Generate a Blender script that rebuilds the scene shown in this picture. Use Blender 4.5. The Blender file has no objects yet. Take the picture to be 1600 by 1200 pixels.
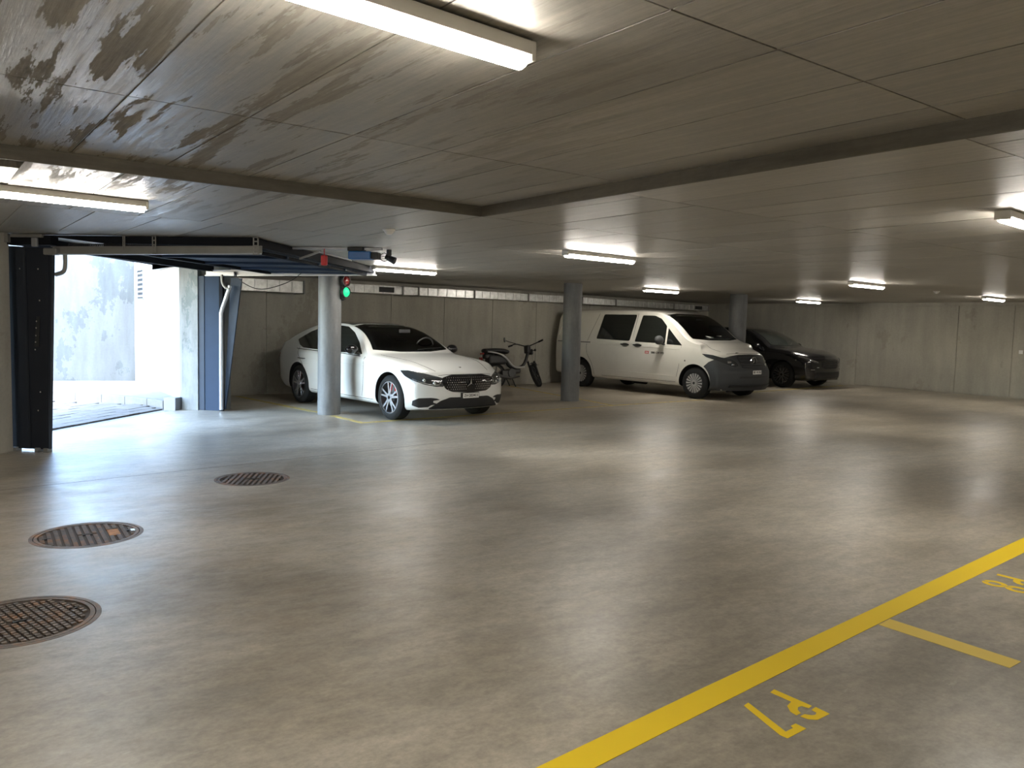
import bpy, bmesh, math, random
import numpy as np
from mathutils import Vector, Matrix
from mathutils.bvhtree import BVHTree
from mathutils.geometry import delaunay_2d_cdt
R = math.radians
random.seed(7)
sc = bpy.context.scene
COL = sc.collection

# ------------------------------------------------------------------ camera, world, sun, exposure
FPX, HZ0, HZS, YA, CAMH = 1250.0, 485.8, 0.0248, R(53.2), 1.5
roll = math.atan(HZS)
pitch = math.atan((600 - (HZ0 + HZS * 800)) * math.cos(roll) / FPX)
fwd0 = Vector((math.cos(YA), math.sin(YA), 0)); r0 = Vector((math.sin(YA), -math.cos(YA), 0)); up0 = Vector((0, 0, 1))
fw = fwd0 * math.cos(pitch) - up0 * math.sin(pitch)
up1 = up0 * math.cos(pitch) + fwd0 * math.sin(pitch)
rc = r0 * math.cos(roll) + up1 * math.sin(roll)
uc = up1 * math.cos(roll) - r0 * math.sin(roll)
cam = bpy.data.cameras.new('camera'); camo = bpy.data.objects.new('camera', cam); COL.objects.link(camo)
cam.sensor_fit = 'HORIZONTAL'; cam.sensor_width = 36; cam.lens = FPX / 1600 * 36; cam.clip_start = .05; cam.clip_end = 300
camo.matrix_world = Matrix(((rc.x, uc.x, -fw.x, 0), (rc.y, uc.y, -fw.y, 0), (rc.z, uc.z, -fw.z, CAMH), (0, 0, 0, 1)))
sc.camera = camo
w = bpy.data.worlds.new('world'); sc.world = w; w.use_nodes = True
nt = w.node_tree; nt.nodes.clear()
sky = nt.nodes.new('ShaderNodeTexSky'); sky.sky_type = 'NISHITA'; sky.sun_disc = False
sky.sun_elevation = R(52); sky.sun_rotation = R(200); sky.air_density = 1.2; sky.dust_density = 1.0
bg = nt.nodes.new('ShaderNodeBackground'); bg.inputs['Strength'].default_value = 5.0
wo = nt.nodes.new('ShaderNodeOutputWorld')
nt.links.new(sky.outputs[0], bg.inputs[0]); nt.links.new(bg.outputs[0], wo.inputs[0])
sun = bpy.data.lights.new('sun', 'SUN'); sun.energy = 0.5; sun.angle = R(.6); sun.color = (1, .96, .9)
suno = bpy.data.objects.new('sun', sun); COL.objects.link(suno)
suno.rotation_euler = Vector((.45, .55, -1.0)).to_track_quat('-Z', 'Y').to_euler()
vs = sc.view_settings
sc.display_settings.display_device = 'sRGB'
vs.view_transform = 'Standard'; vs.look = 'None'; vs.gamma = 1; vs.exposure = 0.0
try: vs.use_curve_mapping = False
except Exception: pass
LAMP_E = 112.0

# ------------------------------------------------------------------ materials
class NB:
    def __init__(s, name):
        s.m = bpy.data.materials.new(name); s.m.use_nodes = True
        s.t = s.m.node_tree; s.b = s.t.nodes['Principled BSDF']
    def n(s, typ, **kw):
        q = s.t.nodes.new(typ)
        for k, v in kw.items():
            if k.startswith('i_'):
                q.inputs[k[2:].replace('_', ' ')].default_value = v
            else: setattr(q, k, v)
        return q
    def l(s, a, b): s.t.links.new(a, b)
    def coord(s, scale=(1, 1, 1), rot=(0, 0, 0), kind='Object'):
        tc = s.n('ShaderNodeTexCoord'); mp = s.n('ShaderNodeMapping')
        mp.inputs['Scale'].default_value = scale; mp.inputs['Rotation'].default_value = rot
        s.l(tc.outputs[kind], mp.inputs[0]); return mp.outputs[0]
    def geo(s, scale=(1, 1, 1), rot=(0, 0, 0)):
        g = s.n('ShaderNodeNewGeometry'); mp = s.n('ShaderNodeMapping')
        mp.inputs['Scale'].default_value = scale; mp.inputs['Rotation'].default_value = rot
        s.l(g.outputs['Position'], mp.inputs[0]); return mp.outputs[0]
    def noise(s, co, scale, detail=5, rough=.6):
        q = s.n('ShaderNodeTexNoise'); q.inputs['Scale'].default_value = scale
        q.inputs['Detail'].default_value = detail; q.inputs['Roughness'].default_value = rough
        s.l(co, q.inputs['Vector']); return q.outputs[0]
    def ramp(s, f, stops):
        q = s.n('ShaderNodeValToRGB'); cr = q.color_ramp
        while len(cr.elements) < len(stops): cr.elements.new(.5)
        for e, (p, c) in zip(cr.elements, stops):
            e.position = p; e.color = (*c, 1) if len(c) == 3 else c
        s.l(f, q.inputs[0]); return q.outputs[0]
    def mix(s, f, a, b, mode='MIX'):
        q = s.n('ShaderNodeMix', data_type='RGBA', blend_type=mode)
        for v, i in ((f, 0), (a, 6), (b, 7)):
            if hasattr(v, 'links'): s.l(v, q.inputs[i])
            elif i == 0: q.inputs[0].default_value = v
            else: q.inputs[i].default_value = (*v, 1)
        return q.outputs[2]
    def math(s, op, a, b=0.0, clamp=False):
        q = s.n('ShaderNodeMath', operation=op, use_clamp=clamp)
        for v, i in ((a, 0), (b, 1)):
            if hasattr(v, 'links'): s.l(v, q.inputs[i])
            else: q.inputs[i].default_value = v
        return q.outputs[0]
    def bump(s, h, strength=.2, dist=.01):
        q = s.n('ShaderNodeBump'); q.inputs['Strength'].default_value = strength; q.inputs['Distance'].default_value = dist
        s.l(h, q.inputs['Height']); s.l(q.outputs[0], s.b.inputs['Normal'])

def g3(v): return (v, v, v)
def plain(name, col, rough=.5, metal=0., coat=0., spec=.5, var=.06, scale=6.):
    k = NB(name); b = k.b
    b.inputs['Roughness'].default_value = rough; b.inputs['Metallic'].default_value = metal
    b.inputs['Coat Weight'].default_value = coat; b.inputs['Coat Roughness'].default_value = .04
    b.inputs['Specular IOR Level'].default_value = spec
    n = k.noise(k.coord(), scale, 3)
    c0 = tuple(x * (1 - var) for x in col); c1 = tuple(min(1, x * (1 + var)) for x in col)
    k.l(k.ramp(n, [(.3, c0), (.7, c1)]), b.inputs['Base Color'])
    return k.m

def concrete(name, base, streak=(1, 1, 1), rough=(.5, .75), bstr=.25, rot=(0, 0, 0), contrast=.22, patches=None, island=False, spec=.5):
    k = NB(name); b = k.b
    co = k.geo(streak, rot); co2 = k.geo()
    n1 = k.noise(co, 1.0, 8, .62); n2 = k.noise(co2, .8, 6, .6); n3 = k.noise(co2, 26, 4, .6)
    dk = tuple(x * (1 - contrast) for x in base); lt = tuple(min(1, x * (1 + contrast)) for x in base)
    c = k.ramp(n1, [(.3, dk), (.7, lt)])
    c = k.mix(.55, c, k.ramp(n2, [(.35, g3(.72)), (.68, g3(1.0))]), 'MULTIPLY')
    c = k.mix(.35, c, k.ramp(n3, [(.35, g3(.8)), (.6, g3(1.0))]), 'MULTIPLY')
    r = k.ramp(n1, [(.25, g3(rough[0])), (.75, g3(rough[1]))])
    if rough[0] < .4:
        st_ = k.noise(k.geo((55, 2.4, 6), rot), 1.0, 5, .65); n1 = k.math('ADD', k.math('MULTIPLY', n1, .7), k.math('MULTIPLY', st_, .5))
        c = k.mix(.8, c, k.ramp(st_, [(.34, g3(.70)), (.62, g3(1.1))]), 'MULTIPLY'); r = k.mix(.5, r, k.ramp(st_, [(.35, g3(.20)), (.65, g3(.60))]))
    if patches:
        # darker damp/unvarnished patches with their own outlines
        pc = k.noise(k.geo(patches[0], rot), 1.0, 7, .68)
        gate = k.ramp(pc, [(patches[1], g3(0)), (patches[1] + .012, g3(1))])
        if len(patches) > 3:
            d = k.n('ShaderNodeVectorMath', operation='DISTANCE'); k.l(k.geo(), d.inputs[0]); d.inputs[1].default_value = patches[3]
            fall = k.ramp(k.math('DIVIDE', d.outputs['Value'], patches[4]), [(.35, g3(1)), (1.0, g3(0))])
            gate = k.math('MULTIPLY', gate, fall)
        c = k.mix(gate, c, k.mix(1.0, c, patches[2], 'MULTIPLY'))
        r = k.mix(gate, r, g3(.8))
    if island:
        oi = k.n('ShaderNodeObjectInfo')
        c = k.mix(1.0, c, k.ramp(oi.outputs['Random'], [(0, g3(.86)), (1, g3(1.08))]), 'MULTIPLY')
    k.l(c, b.inputs['Base Color']); k.l(r, b.inputs['Roughness'])
    b.inputs['Specular IOR Level'].default_value = spec
    k.bump(k.math('ADD', n1, k.math('MULTIPLY', n3, .25)), bstr, .008)
    return k.m

M = {}
M['ceil'] = concrete('ceiling_concrete', (.43, .405, .355), (14, 1.1, 6), (.32, .58), .35, (0, 0, 0), .16,
                     ((9, .9, 1), .53, (.70, .66, .60), (-.2, 4.2, 2.3), 3.6), True, .55)
M['ceil2'] = concrete('ceiling_concrete_far', (.43, .405, .355), (14, 1.1, 6), (.32, .56), .35, (0, 0, 0), .16, None, False, .55)
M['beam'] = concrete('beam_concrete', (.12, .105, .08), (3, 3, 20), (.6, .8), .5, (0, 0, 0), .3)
M['wall'] = concrete('wall_concrete', (.41, .39, .335), (3.2, 3.2, .5), (.6, .8), .25, (0, 0, 0), .14, ((.7, .7, .5), .60, (.88, .87, .85)))
M['pillar'] = concrete('pillar_concrete', (.15, .155, .16), (9, 9, 2), (.45, .65), .25, (0, 0, 0), .25)
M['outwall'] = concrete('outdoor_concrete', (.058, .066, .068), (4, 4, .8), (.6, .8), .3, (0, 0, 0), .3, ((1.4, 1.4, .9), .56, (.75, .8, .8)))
M['pier'] = concrete('pier_concrete', (.20, .212, .212), (6, 6, 1.5), (.6, .8), .3, (0, 0, 0), .3, ((3, 3, 1.5), .55, (.75, .8, .8)))
M['kerb'] = concrete('kerb_concrete', (.13, .124, .112), (4, 4, 4), (.7, .9), .3)
M['walkway'] = concrete('walkway_concrete', (.15, .14, .125), (4, 4, 4), (.7, .9), .2)

def floor_mat():
    k = NB('polished_concrete_floor'); b = k.b
    c0 = k.geo(); st = k.geo((1, 1, 1), (0, 0, R(-40)))
    big = k.noise(k.geo((.55, .9, 1), (0, 0, R(20))), .8, 5, .55); med = k.noise(c0, 2.6, 8, .68); fine = k.noise(c0, 40, 5, .65)
    sw = k.noise(k.geo((.5, 2.6, 1), (0, 0, R(35))), 2.2, 7, .62)
    c = k.ramp(big, [(.36, (.275, .238, .186)), (.5, (.37, .325, .258)), (.64, (.48, .43, .355))])
    c = k.mix(.6, c, k.ramp(med, [(.34, g3(.76)), (.52, g3(.98)), (.68, (1.16, 1.14, 1.1))]), 'MULTIPLY')
    c = k.mix(.35, c, k.ramp(sw, [(.40, g3(.76)), (.60, g3(1.14))]), 'MULTIPLY')
    c = k.mix(.5, c, k.ramp(fine, [(.35, g3(.72)), (.6, g3(1.05))]), 'MULTIPLY')
    m2 = k.noise(k.geo((1, 1.7, 1), (0, 0, R(30))), 9, 8, .74)
    c = k.mix(.5, c, k.ramp(m2, [(.38, g3(.68)), (.5, g3(.98)), (.60, g3(1.22))]), 'MULTIPLY')
    sc_ = k.ramp(k.noise(k.geo((1, 3.2, 1), (0, 0, R(28))), 3.4, 10, .8), [(.58, g3(0)), (.70, g3(.45))])
    c = k.mix(sc_, c, (.56, .51, .43))
    dk_ = k.ramp(k.noise(k.geo((.8, 1.6, 1), (0, 0, R(-15))), 1.1, 8, .7), [(.56, g3(0)), (.72, g3(.4))])
    c = k.mix(dk_, c, (.15, .128, .10))
    # pale cement bloom and brown stains near the drains
    d = k.n('ShaderNodeVectorMath', operation='DISTANCE'); k.l(k.geo(), d.inputs[0]); d.inputs[1].default_value = (1.4, 6.2, 0)
    near = k.ramp(k.math('DIVIDE', d.outputs['Value'], 4.2), [(.2, g3(1)), (1, g3(0))])
    bl = k.ramp(k.noise(k.geo((1, 2.2, 1), (0, 0, R(35))), 2.8, 8, .7), [(.46, g3(0)), (.66, g3(.55))])
    c = k.mix(k.math('MULTIPLY', near, bl), c, (.48, .45, .41))
    br = k.ramp(k.noise(k.geo(), 1.9, 6, .6), [(.52, g3(0)), (.7, g3(.45))])
    c = k.mix(k.math('MULTIPLY', near, br), c, (.27, .19, .12))
    # small dark spots
    v = k.n('ShaderNodeTexVoronoi'); v.inputs['Scale'].default_value = 1.1; k.l(k.geo(), v.inputs['Vector'])
    sp = k.ramp(v.outputs['Distance'], [(.012, g3(1)), (.022, g3(0))])
    c = k.mix(k.math('MULTIPLY', sp, .6), c, (.06, .055, .05))
    k.l(c, b.inputs['Base Color'])
    r = k.ramp(k.math('ADD', k.math('MULTIPLY', big, .5), k.math('MULTIPLY', med, .5)), [(.32, g3(.28)), (.7, g3(.52))])
    k.l(r, b.inputs['Roughness']); b.inputs['Specular IOR Level'].default_value = .5
    k.bump(k.math('ADD', k.math('ADD', med, k.math('MULTIPLY', m2, .35)), k.math('MULTIPLY', fine, .12)), .12, .006)
    return k.m
M['floor'] = floor_mat()

def paint_mat(name, col, wear):
    k = NB(name); b = k.b
    n = k.noise(k.geo(), 9, 8, .75); n2 = k.noise(k.geo(), 1.3, 3, .6)
    f = k.ramp(n, [(wear - .06, g3(0)), (wear + .1, g3(1))])
    c = k.mix(f, (.30, .25, .16), col)
    c = k.mix(.5, c, k.ramp(n2, [(.3, g3(.94)), (.7, g3(1.0))]), 'MULTIPLY')
    k.l(c, b.inputs['Base Color']); b.inputs['Roughness'].default_value = .6; b.inputs['Specular IOR Level'].default_value = .3
    k.bump(n, .1, .003)
    return k.m
M['yellow'] = paint_mat('yellow_floor_paint', (.92, .64, .012), .12)
M['yellow_pale'] = paint_mat('pale_yellow_floor_paint', (.80, .58, .10), .2)
M['yellow_worn'] = paint_mat('worn_yellow_floor_paint', (.60, .47, .12), .46)

M['white_paint'] = plain('white_car_paint', (.74, .745, .73), .32, 0, 1., .5, .01)
M['van_paint'] = plain('white_van_paint', (.68, .66, .61), .4, 0, .7, .5, .02)
M['black_paint'] = plain('black_car_paint', (.006, .006, .008), .25, 0, 1.)
M['well'] = plain('wheel_well_black', (.008, .008, .008), .9)
M['gloss_black'] = plain('gloss_black', (.008, .008, .01), .12, 0, .6)
M['glass'] = plain('tinted_glass', (.012, .014, .013), .06, 0, 1., .6)
M['glass_clear'] = plain('windscreen_glass', (.022, .026, .024), .05, 0, 1., .8)
M['rubber'] = plain('tyre_rubber', (.014, .014, .014), .75, 0, 0, .3)
M['black_plastic'] = plain('black_plastic', (.014, .014, .015), .5)
M['grey_plastic'] = plain('dark_grey_plastic', (.032, .034, .037), .55)
M['silver'] = plain('silver_alloy', (.62, .62, .64), .25, .85)
M['hubcap'] = plain('silver_plastic_hubcap', (.42, .42, .41), .4, .3)
M['dark_alloy'] = plain('dark_grey_alloy', (.22, .22, .23), .3, .8)
M['chrome'] = plain('chrome', (.85, .85, .86), .07, 1.)
M['lens'] = plain('headlamp_lens', (.05, .055, .06), .05, .2, 1., .8)
M['lens_bright'] = plain('lamp_reflector', (.7, .72, .75), .15, .9, 1.)
M['plate'] = plain('number_plate_white', (.78, .78, .76), .4)
M['ink'] = plain('black_lettering', (.012, .012, .012), .6)
M['red'] = plain('red_plastic', (.55, .02, .02), .4)
M['logo_red'] = plain('red_logo', (.55, .03, .03), .5)
M['taillamp'] = plain('red_tail_lamp', (.35, .02, .02), .15, 0, 1.)
M['galv'] = plain('galvanised_sheet', (.62, .62, .60), .33, .75, 0, .5, .22, 9)
M['galv_rib'] = plain('galvanised_rib', (.72, .72, .70), .4, .2)
M['rail'] = plain('zinc_plated_steel', (.36, .37, .39), .4, .45, 0, .5, .08)
M['rail_dull'] = plain('dull_zinc_steel', (.24, .235, .22), .5, .35, 0, .5, .08)
M['slate'] = plain('slate_blue_sheet_metal', (.018, .030, .052), .55, .0, 0, .25, .06)
M['slate_light'] = plain('grey_blue_painted_steel', (.022, .036, .064), .65, .0, 0, .15, .05)
M['anthracite'] = plain('anthracite_sheet_metal', (.009, .010, .013), .75, 0, 0, .10)
M['panel_dark'] = plain('blue_black_sheet_metal', (.013, .016, .024), .5, 0, 0, .3)
M['blue'] = plain('blue_motor_housing', (.02, .14, .42), .35)
M['lamp_body'] = plain('lamp_housing_beige_white', (.72, .68, .6), .4)
M['iron'] = None
M['white_plaster'] = plain('white_plaster', (.45, .45, .44), .8, 0, 0, .3, .03, 3)
M['box_grey'] = plain('light_grey_box', (.16, .165, .175), .5)
M['white_plastic'] = plain('white_plastic', (.75, .75, .73), .4)
M['black_cable'] = plain('black_cable', (.02, .02, .02), .6)
M['bike_white'] = plain('white_moped_panel', (.55, .55, .55), .3, 0, .6)
M['engine'] = plain('moped_engine_metal', (.09, .09, .09), .45, .7)

def iron_mat():
    k = NB('rusty_cast_iron'); b = k.b
    n = k.noise(k.geo(), 7, 7, .7); n2 = k.noise(k.geo(), 60, 4, .6)
    c = k.ramp(n, [(.32, (.10, .085, .075)), (.5, (.17, .135, .11)), (.66, (.30, .15, .07))])
    c = k.mix(.4, c, k.ramp(n2, [(.3, g3(.6)), (.7, g3(1.1))]), 'MULTIPLY')
    k.l(c, b.inputs['Base Color']); b.inputs['Metallic'].default_value = .1; b.inputs['Roughness'].default_value = .6
    k.bump(n2, .3, .002); return k.m
M['iron'] = iron_mat()
M['iron_dark'] = plain('dark_cast_iron', (.06, .048, .04), .7, .0, 0, .25)
M['iron_rust'] = plain('orange_rust_iron', (.36, .17, .06), .7, .1, 0, .5, .3, 20)

k = NB('clear_windscreen'); k.t.nodes.remove(k.b)
tr = k.n('ShaderNodeBsdfTransparent'); tr.inputs[0].default_value = (.72, .78, .75, 1); gs = k.n('ShaderNodeBsdfGlossy'); gs.inputs['Roughness'].default_value = .02
fr = k.n('ShaderNodeFresnel'); fr.inputs[0].default_value = 1.5; mx = k.n('ShaderNodeMixShader'); k.l(fr.outputs[0], mx.inputs[0]); k.l(tr.outputs[0], mx.inputs[1]); k.l(gs.outputs[0], mx.inputs[2])
k.l(mx.outputs[0], k.t.nodes['Material Output'].inputs[0]); M['screen'] = k.m
M['cabin'] = plain('dark_cabin_trim', (.03, .03, .032), .6)
M['paper'] = plain('white_paper', (.75, .75, .73), .6)
def emis(name, col, e, base=(.8, .8, .8)):
    k = NB(name); k.b.inputs['Base Color'].default_value = (*base, 1)
    k.b.inputs['Emission Color'].default_value = (*col, 1); k.b.inputs['Emission Strength'].default_value = e
    return k.m
M['tube'] = emis('lit_diffuser', (1.0, .94, .84), LAMP_E)
M['green'] = emis('lit_green_lens', (.0, .85, .30), 1.05, (.01, .25, .1))
M['redlens'] = plain('unlit_red_lens', (.16, .008, .008), .12, 0, 1.)

# ------------------------------------------------------------------ mesh helpers
def link(name, me, mat, parent=None, smooth=False):
    o = bpy.data.objects.new(name, me); COL.objects.link(o)
    if mat is not None:
        for m_ in (mat if isinstance(mat, (list, tuple)) else [mat]): me.materials.append(m_)
    if smooth:
        for p in me.polygons: p.use_smooth = True
    if parent: o.parent = parent
    return o
def obj(name, bm, mat, parent=None, smooth=False, bevel=0, seg=2, auto=None):
    me = bpy.data.meshes.new(name); bmesh.ops.recalc_face_normals(bm, faces=bm.faces[:]); bm.to_mesh(me); bm.free()
    o = link(name, me, mat, parent, smooth)
    if auto is not None:
        me.polygons.foreach_set('use_smooth', [True] * len(me.polygons)); me.set_sharp_from_angle(angle=R(auto))
    if bevel:
        b = o.modifiers.new('bevel', 'BEVEL'); b.width = bevel; b.segments = seg; b.limit_method = 'ANGLE'; b.angle_limit = R(35)
    return o
def tag(o, label=None, cat=None, group=None, kind=None):
    for k, v in (('label', label), ('category', cat), ('group', group), ('kind', kind)):
        if v: o[k] = v
    return o
def empty(name, loc=(0, 0, 0), rz=0, label=None, cat=None, group=None):
    o = bpy.data.objects.new(name, None); COL.objects.link(o); o.location = loc; o.rotation_euler = (0, 0, rz)
    o.empty_display_size = .1
    return tag(o, label, cat, group)
def box(bm, c, s, rot=None, mi=0):
    M4 = Matrix.Translation(c)
    if rot is not None: M4 = M4 @ (rot if isinstance(rot, Matrix) else Matrix.Rotation(rot, 4, 'Z'))
    M4 = M4 @ Matrix.Diagonal((s[0], s[1], s[2], 1))
    r = bmesh.ops.create_cube(bm, size=1, matrix=M4)
    if mi:
        for v in r['verts']:
            for f in v.link_faces: f.material_index = mi
    return bm
def prism(bm, pts, z0, z1):
    a = [bm.verts.new((*p[:2], z0)) for p in pts]; b = [bm.verts.new((*p[:2], z1)) for p in pts]
    n = len(pts)
    bm.faces.new(a[::-1]); bm.faces.new(b)
    for i in range(n): bm.faces.new((a[i], a[(i + 1) % n], b[(i + 1) % n], b[i]))
    return bm
def cyl(bm, p0, p1, r, n=16, r2=None):
    p0 = Vector(p0); p1 = Vector(p1); d = p1 - p0
    q = d.to_track_quat('Z', 'Y').to_matrix().to_4x4()
    bmesh.ops.create_cone(bm, cap_ends=True, segments=n, radius1=r, radius2=r if r2 is None else r2, depth=d.length,
                          matrix=Matrix.Translation((p0 + p1) / 2) @ q)
    return bm
def tube(bm, pts, r, n=10):
    pts = [Vector(p) for p in pts]; rings = []
    T0 = (pts[1] - pts[0]).normalized(); u = T0.orthogonal().normalized()
    for i, p in enumerate(pts):
        T = ((pts[min(i + 1, len(pts) - 1)] - pts[max(i - 1, 0)])).normalized()
        u = (u - T * u.dot(T)).normalized(); v = T.cross(u)
        rr = r[i] if isinstance(r, (list, tuple)) else r
        rings.append([bm.verts.new(p + (u * math.cos(2 * math.pi * k / n) + v * math.sin(2 * math.pi * k / n)) * rr) for k in range(n)])
    for a, b in zip(rings, rings[1:]):
        for k in range(n): bm.faces.new((a[k], a[(k + 1) % n], b[(k + 1) % n], b[k]))
    bm.faces.new(rings[0][::-1]); bm.faces.new(rings[-1])
    return bm
def curve(pts, n=8, closed=False):
    P = [np.array(p, float) for p in pts]; out = []; L = len(P)
    rng = range(L) if closed else range(L - 1)
    for i in rng:
        if closed: p0, p1, p2, p3 = P[i - 1], P[i], P[(i + 1) % L], P[(i + 2) % L]
        else: p0, p1, p2, p3 = P[max(i - 1, 0)], P[i], P[i + 1], P[min(i + 2, L - 1)]
        for k in range(n):
            t = k / n
            out.append(.5 * ((2 * p1) + (-p0 + p2) * t + (2 * p0 - 5 * p1 + 4 * p2 - p3) * t * t + (-p0 + 3 * p1 - 3 * p2 + p3) * t ** 3))
    if not closed: out.append(P[-1])
    return out
def lathe(bm, prof, n=48, axis='Y', c=(0, 0, 0)):
    """prof: closed list of (radius, along) -> ring surface around the axis through c"""
    rings = []
    for k in range(n):
        a = 2 * math.pi * k / n; ring = []
        for r, t in prof:
            if axis == 'Y': p = (c[0] + r * math.cos(a), c[1] + t, c[2] + r * math.sin(a))
            elif axis == 'Z': p = (c[0] + r * math.cos(a), c[1] + r * math.sin(a), c[2] + t)
            else: p = (c[0] + t, c[1] + r * math.cos(a), c[2] + r * math.sin(a))
            ring.append(bm.verts.new(p))
        rings.append(ring)
    m = len(prof)
    for k in range(n):
        A, B = rings[k], rings[(k + 1) % n]
        for j in range(m): bm.faces.new((A[j], A[(j + 1) % m], B[(j + 1) % m], B[j]))
    return bm
def text_bm(s, size, ext=.001, bold=0.0):
    cu = bpy.data.curves.new('t', 'FONT'); cu.body = s; cu.size = size; cu.extrude = ext; cu.offset = bold
    cu.align_x = 'CENTER'; cu.align_y = 'CENTER'; cu.resolution_u = 3
    o = bpy.data.objects.new('t', cu); COL.objects.link(o)
    dg = bpy.context.evaluated_depsgraph_get(); me = bpy.data.meshes.new_from_object(o.evaluated_get(dg))
    bpy.data.objects.remove(o); bm = bmesh.new(); bm.from_mesh(me); return bm
def copy_tree(o, parent=None):
    c = o.copy(); COL.objects.link(c); c.parent = parent
    for ch in list(o.children): copy_tree(ch, c)
    return c

# ------------------------------------------------------------------ setting: plan of the garage
ZC, ZU = 2.31, 2.38            # ceiling behind the step, raised ceiling over the viewer
GA = R(46); D = Vector((math.cos(GA), math.sin(GA), 0)); N = Vector((math.sin(GA), -math.cos(GA), 0)); G0 = Vector((.82, 10.02, 0))
def G(s, t, z=0): return G0 + N * s + D * t + Vector((0, 0, z))
def gbox(bm, s0, s1, t0, t1, z0, z1):
    pts = [G(s0, t0), G(s1, t0), G(s1, t1), G(s0, t1)]
    return prism(bm, pts, z0, z1)

def struct(name, bm, mat, **k): return tag(obj(name, bm, mat, **k), kind='structure')
covers = [((.375, 4.455), .345), ((.91, 5.99), .335), ((2.49, 7.33), .325)]
# floor with round pits for the manhole covers
bm = bmesh.new(); prism(bm, [(-10, -6.5), (21.4, -6.5), (21.4, 17.75), (12.5, 15.9), (3.7, 15.45), (3.7, 13.2), G(-.52, 4.3)[:2], G(-.52, -.3)[:2], G(-.12, -.3)[:2], G(-.12, -14)[:2]], -.25, 0)
fl = struct('floor', bm, M['floor'])
cut = bmesh.new()
for (cx, cy), r in covers: cyl(cut, (cx, cy, -.06), (cx, cy, .1), r + .012, 72)
def boolean(o, cutbm, mats=None):
    co = obj('cut', cutbm, mats); dm = o.modifiers.new('b', 'BOOLEAN'); dm.object = co; dm.operation = 'DIFFERENCE'; dm.solver = 'EXACT'
    dg = bpy.context.evaluated_depsgraph_get(); me = bpy.data.meshes.new_from_object(o.evaluated_get(dg))
    o.modifiers.remove(dm); old = o.data; o.data = me; me.name = old.name; bpy.data.objects.remove(co); bpy.data.meshes.remove(old)
boolean(fl, cut)
J0, J1 = Vector((-.6, 7.72, 0)), Vector((5.2, 8.42, 0)); b = bmesh.new(); d_ = J1 - J0; box(b, (J0 + J1) / 2, (d_.length, .006, .001), math.atan2(d_.y, d_.x))
obj('floor_joint', b, M['ink'], fl)
for p in fl.data.polygons: p.use_smooth = False

# ceiling slab + formwork panels left in relief
bm = bmesh.new()
prism(bm, [(-10, -6.5), (21.4, -6.5), (21.4, 17.9), (12.5, 16.1), (3.5, 15.7), G(-.45, 4.4)[:2], G(-.45, -14)[:2]], ZU + .012, ZU + .35)
ceil = struct('ceiling', bm, M['ceil2'])
bx, by = 3.5, 5.12
low = bmesh.new()
prism(low, [(bx, -6.5), (21.4, -6.5), (21.4, 17.9), (12.5, 16.1), (3.5, 15.7), (3.5, by)], ZC + .006, ZU + .02)
prism(low, [(3.5, by), (3.5, 15.7), G(-.45, 4.4)[:2], G(-.45, -6.2)[:2]], ZC + .006, ZU + .02)
lo = obj('ceiling_slab', low, M['ceil2'], ceil)
# step faces (thin strips of their own board mark)
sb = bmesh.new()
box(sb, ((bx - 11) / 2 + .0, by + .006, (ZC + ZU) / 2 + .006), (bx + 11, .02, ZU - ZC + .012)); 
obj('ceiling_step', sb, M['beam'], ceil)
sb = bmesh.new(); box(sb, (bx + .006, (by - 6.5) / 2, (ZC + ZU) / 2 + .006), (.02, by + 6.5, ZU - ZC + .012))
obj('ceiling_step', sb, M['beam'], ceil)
# panels: shared meshes per size
pm = {}
def panel(x0, x1, y0, y1, z, sag, mat):
    gap = .0045; wx, wy = x1 - x0 - 2 * gap, y1 - y0 - 2 * gap
    if wx < .04 or wy < .04: return
    key = (round(wx, 3), round(wy, 3), mat)
    if key not in pm:
        b = bmesh.new(); box(b, (0, 0, .003), (wx, wy, .006))
        me = bpy.data.meshes.new('formwork_panel'); b.to_mesh(me); b.free(); me.materials.append(M[mat]); pm[key] = me
    o = bpy.data.objects.new('formwork_panel', pm[key]); COL.objects.link(o); o.parent = ceil
    o.location = ((x0 + x1) / 2, (y0 + y1) / 2, z + sag)
rows = [-.42, 1.6, 3.63, by]
xs = [.72 + .5 * i for i in range(-5, 7)]
for y0, y1 in zip(rows, rows[1:]):
    for x0, x1 in zip(xs, xs[1:]):
        if x0 < bx - .05: panel(x0, min(x1, bx), y0, y1, ZU + .006, random.uniform(0, .0012), 'ceil')
rows = [-.3, 1.6, 3.6, 5.12, 7.2, 9.2, 11.2, 13.2]
for j, (y0, y1) in enumerate(zip(rows, rows[1:])):
    off = .0 if j % 2 else .18
    for i in range(-6, 24):
        x0 = bx + .5 * i + off; x1 = x0 + .5
        if y0 < 5.1 and x0 < bx: 
            if x1 <= bx + .02: continue
            x0 = bx + .016
        # stay inside the garage side of the gate wall
        mx = min((x0, y0), (x0, y1), key=lambda p: (Vector((*p, 0)) - G0).dot(N))
        if (Vector((*mx, 0)) - G0).dot(N) < -.02: continue
        if x0 > 9.5: continue
        panel(x0, x1, y0, y1, ZC, random.uniform(0, .0012), 'ceil')

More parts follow.
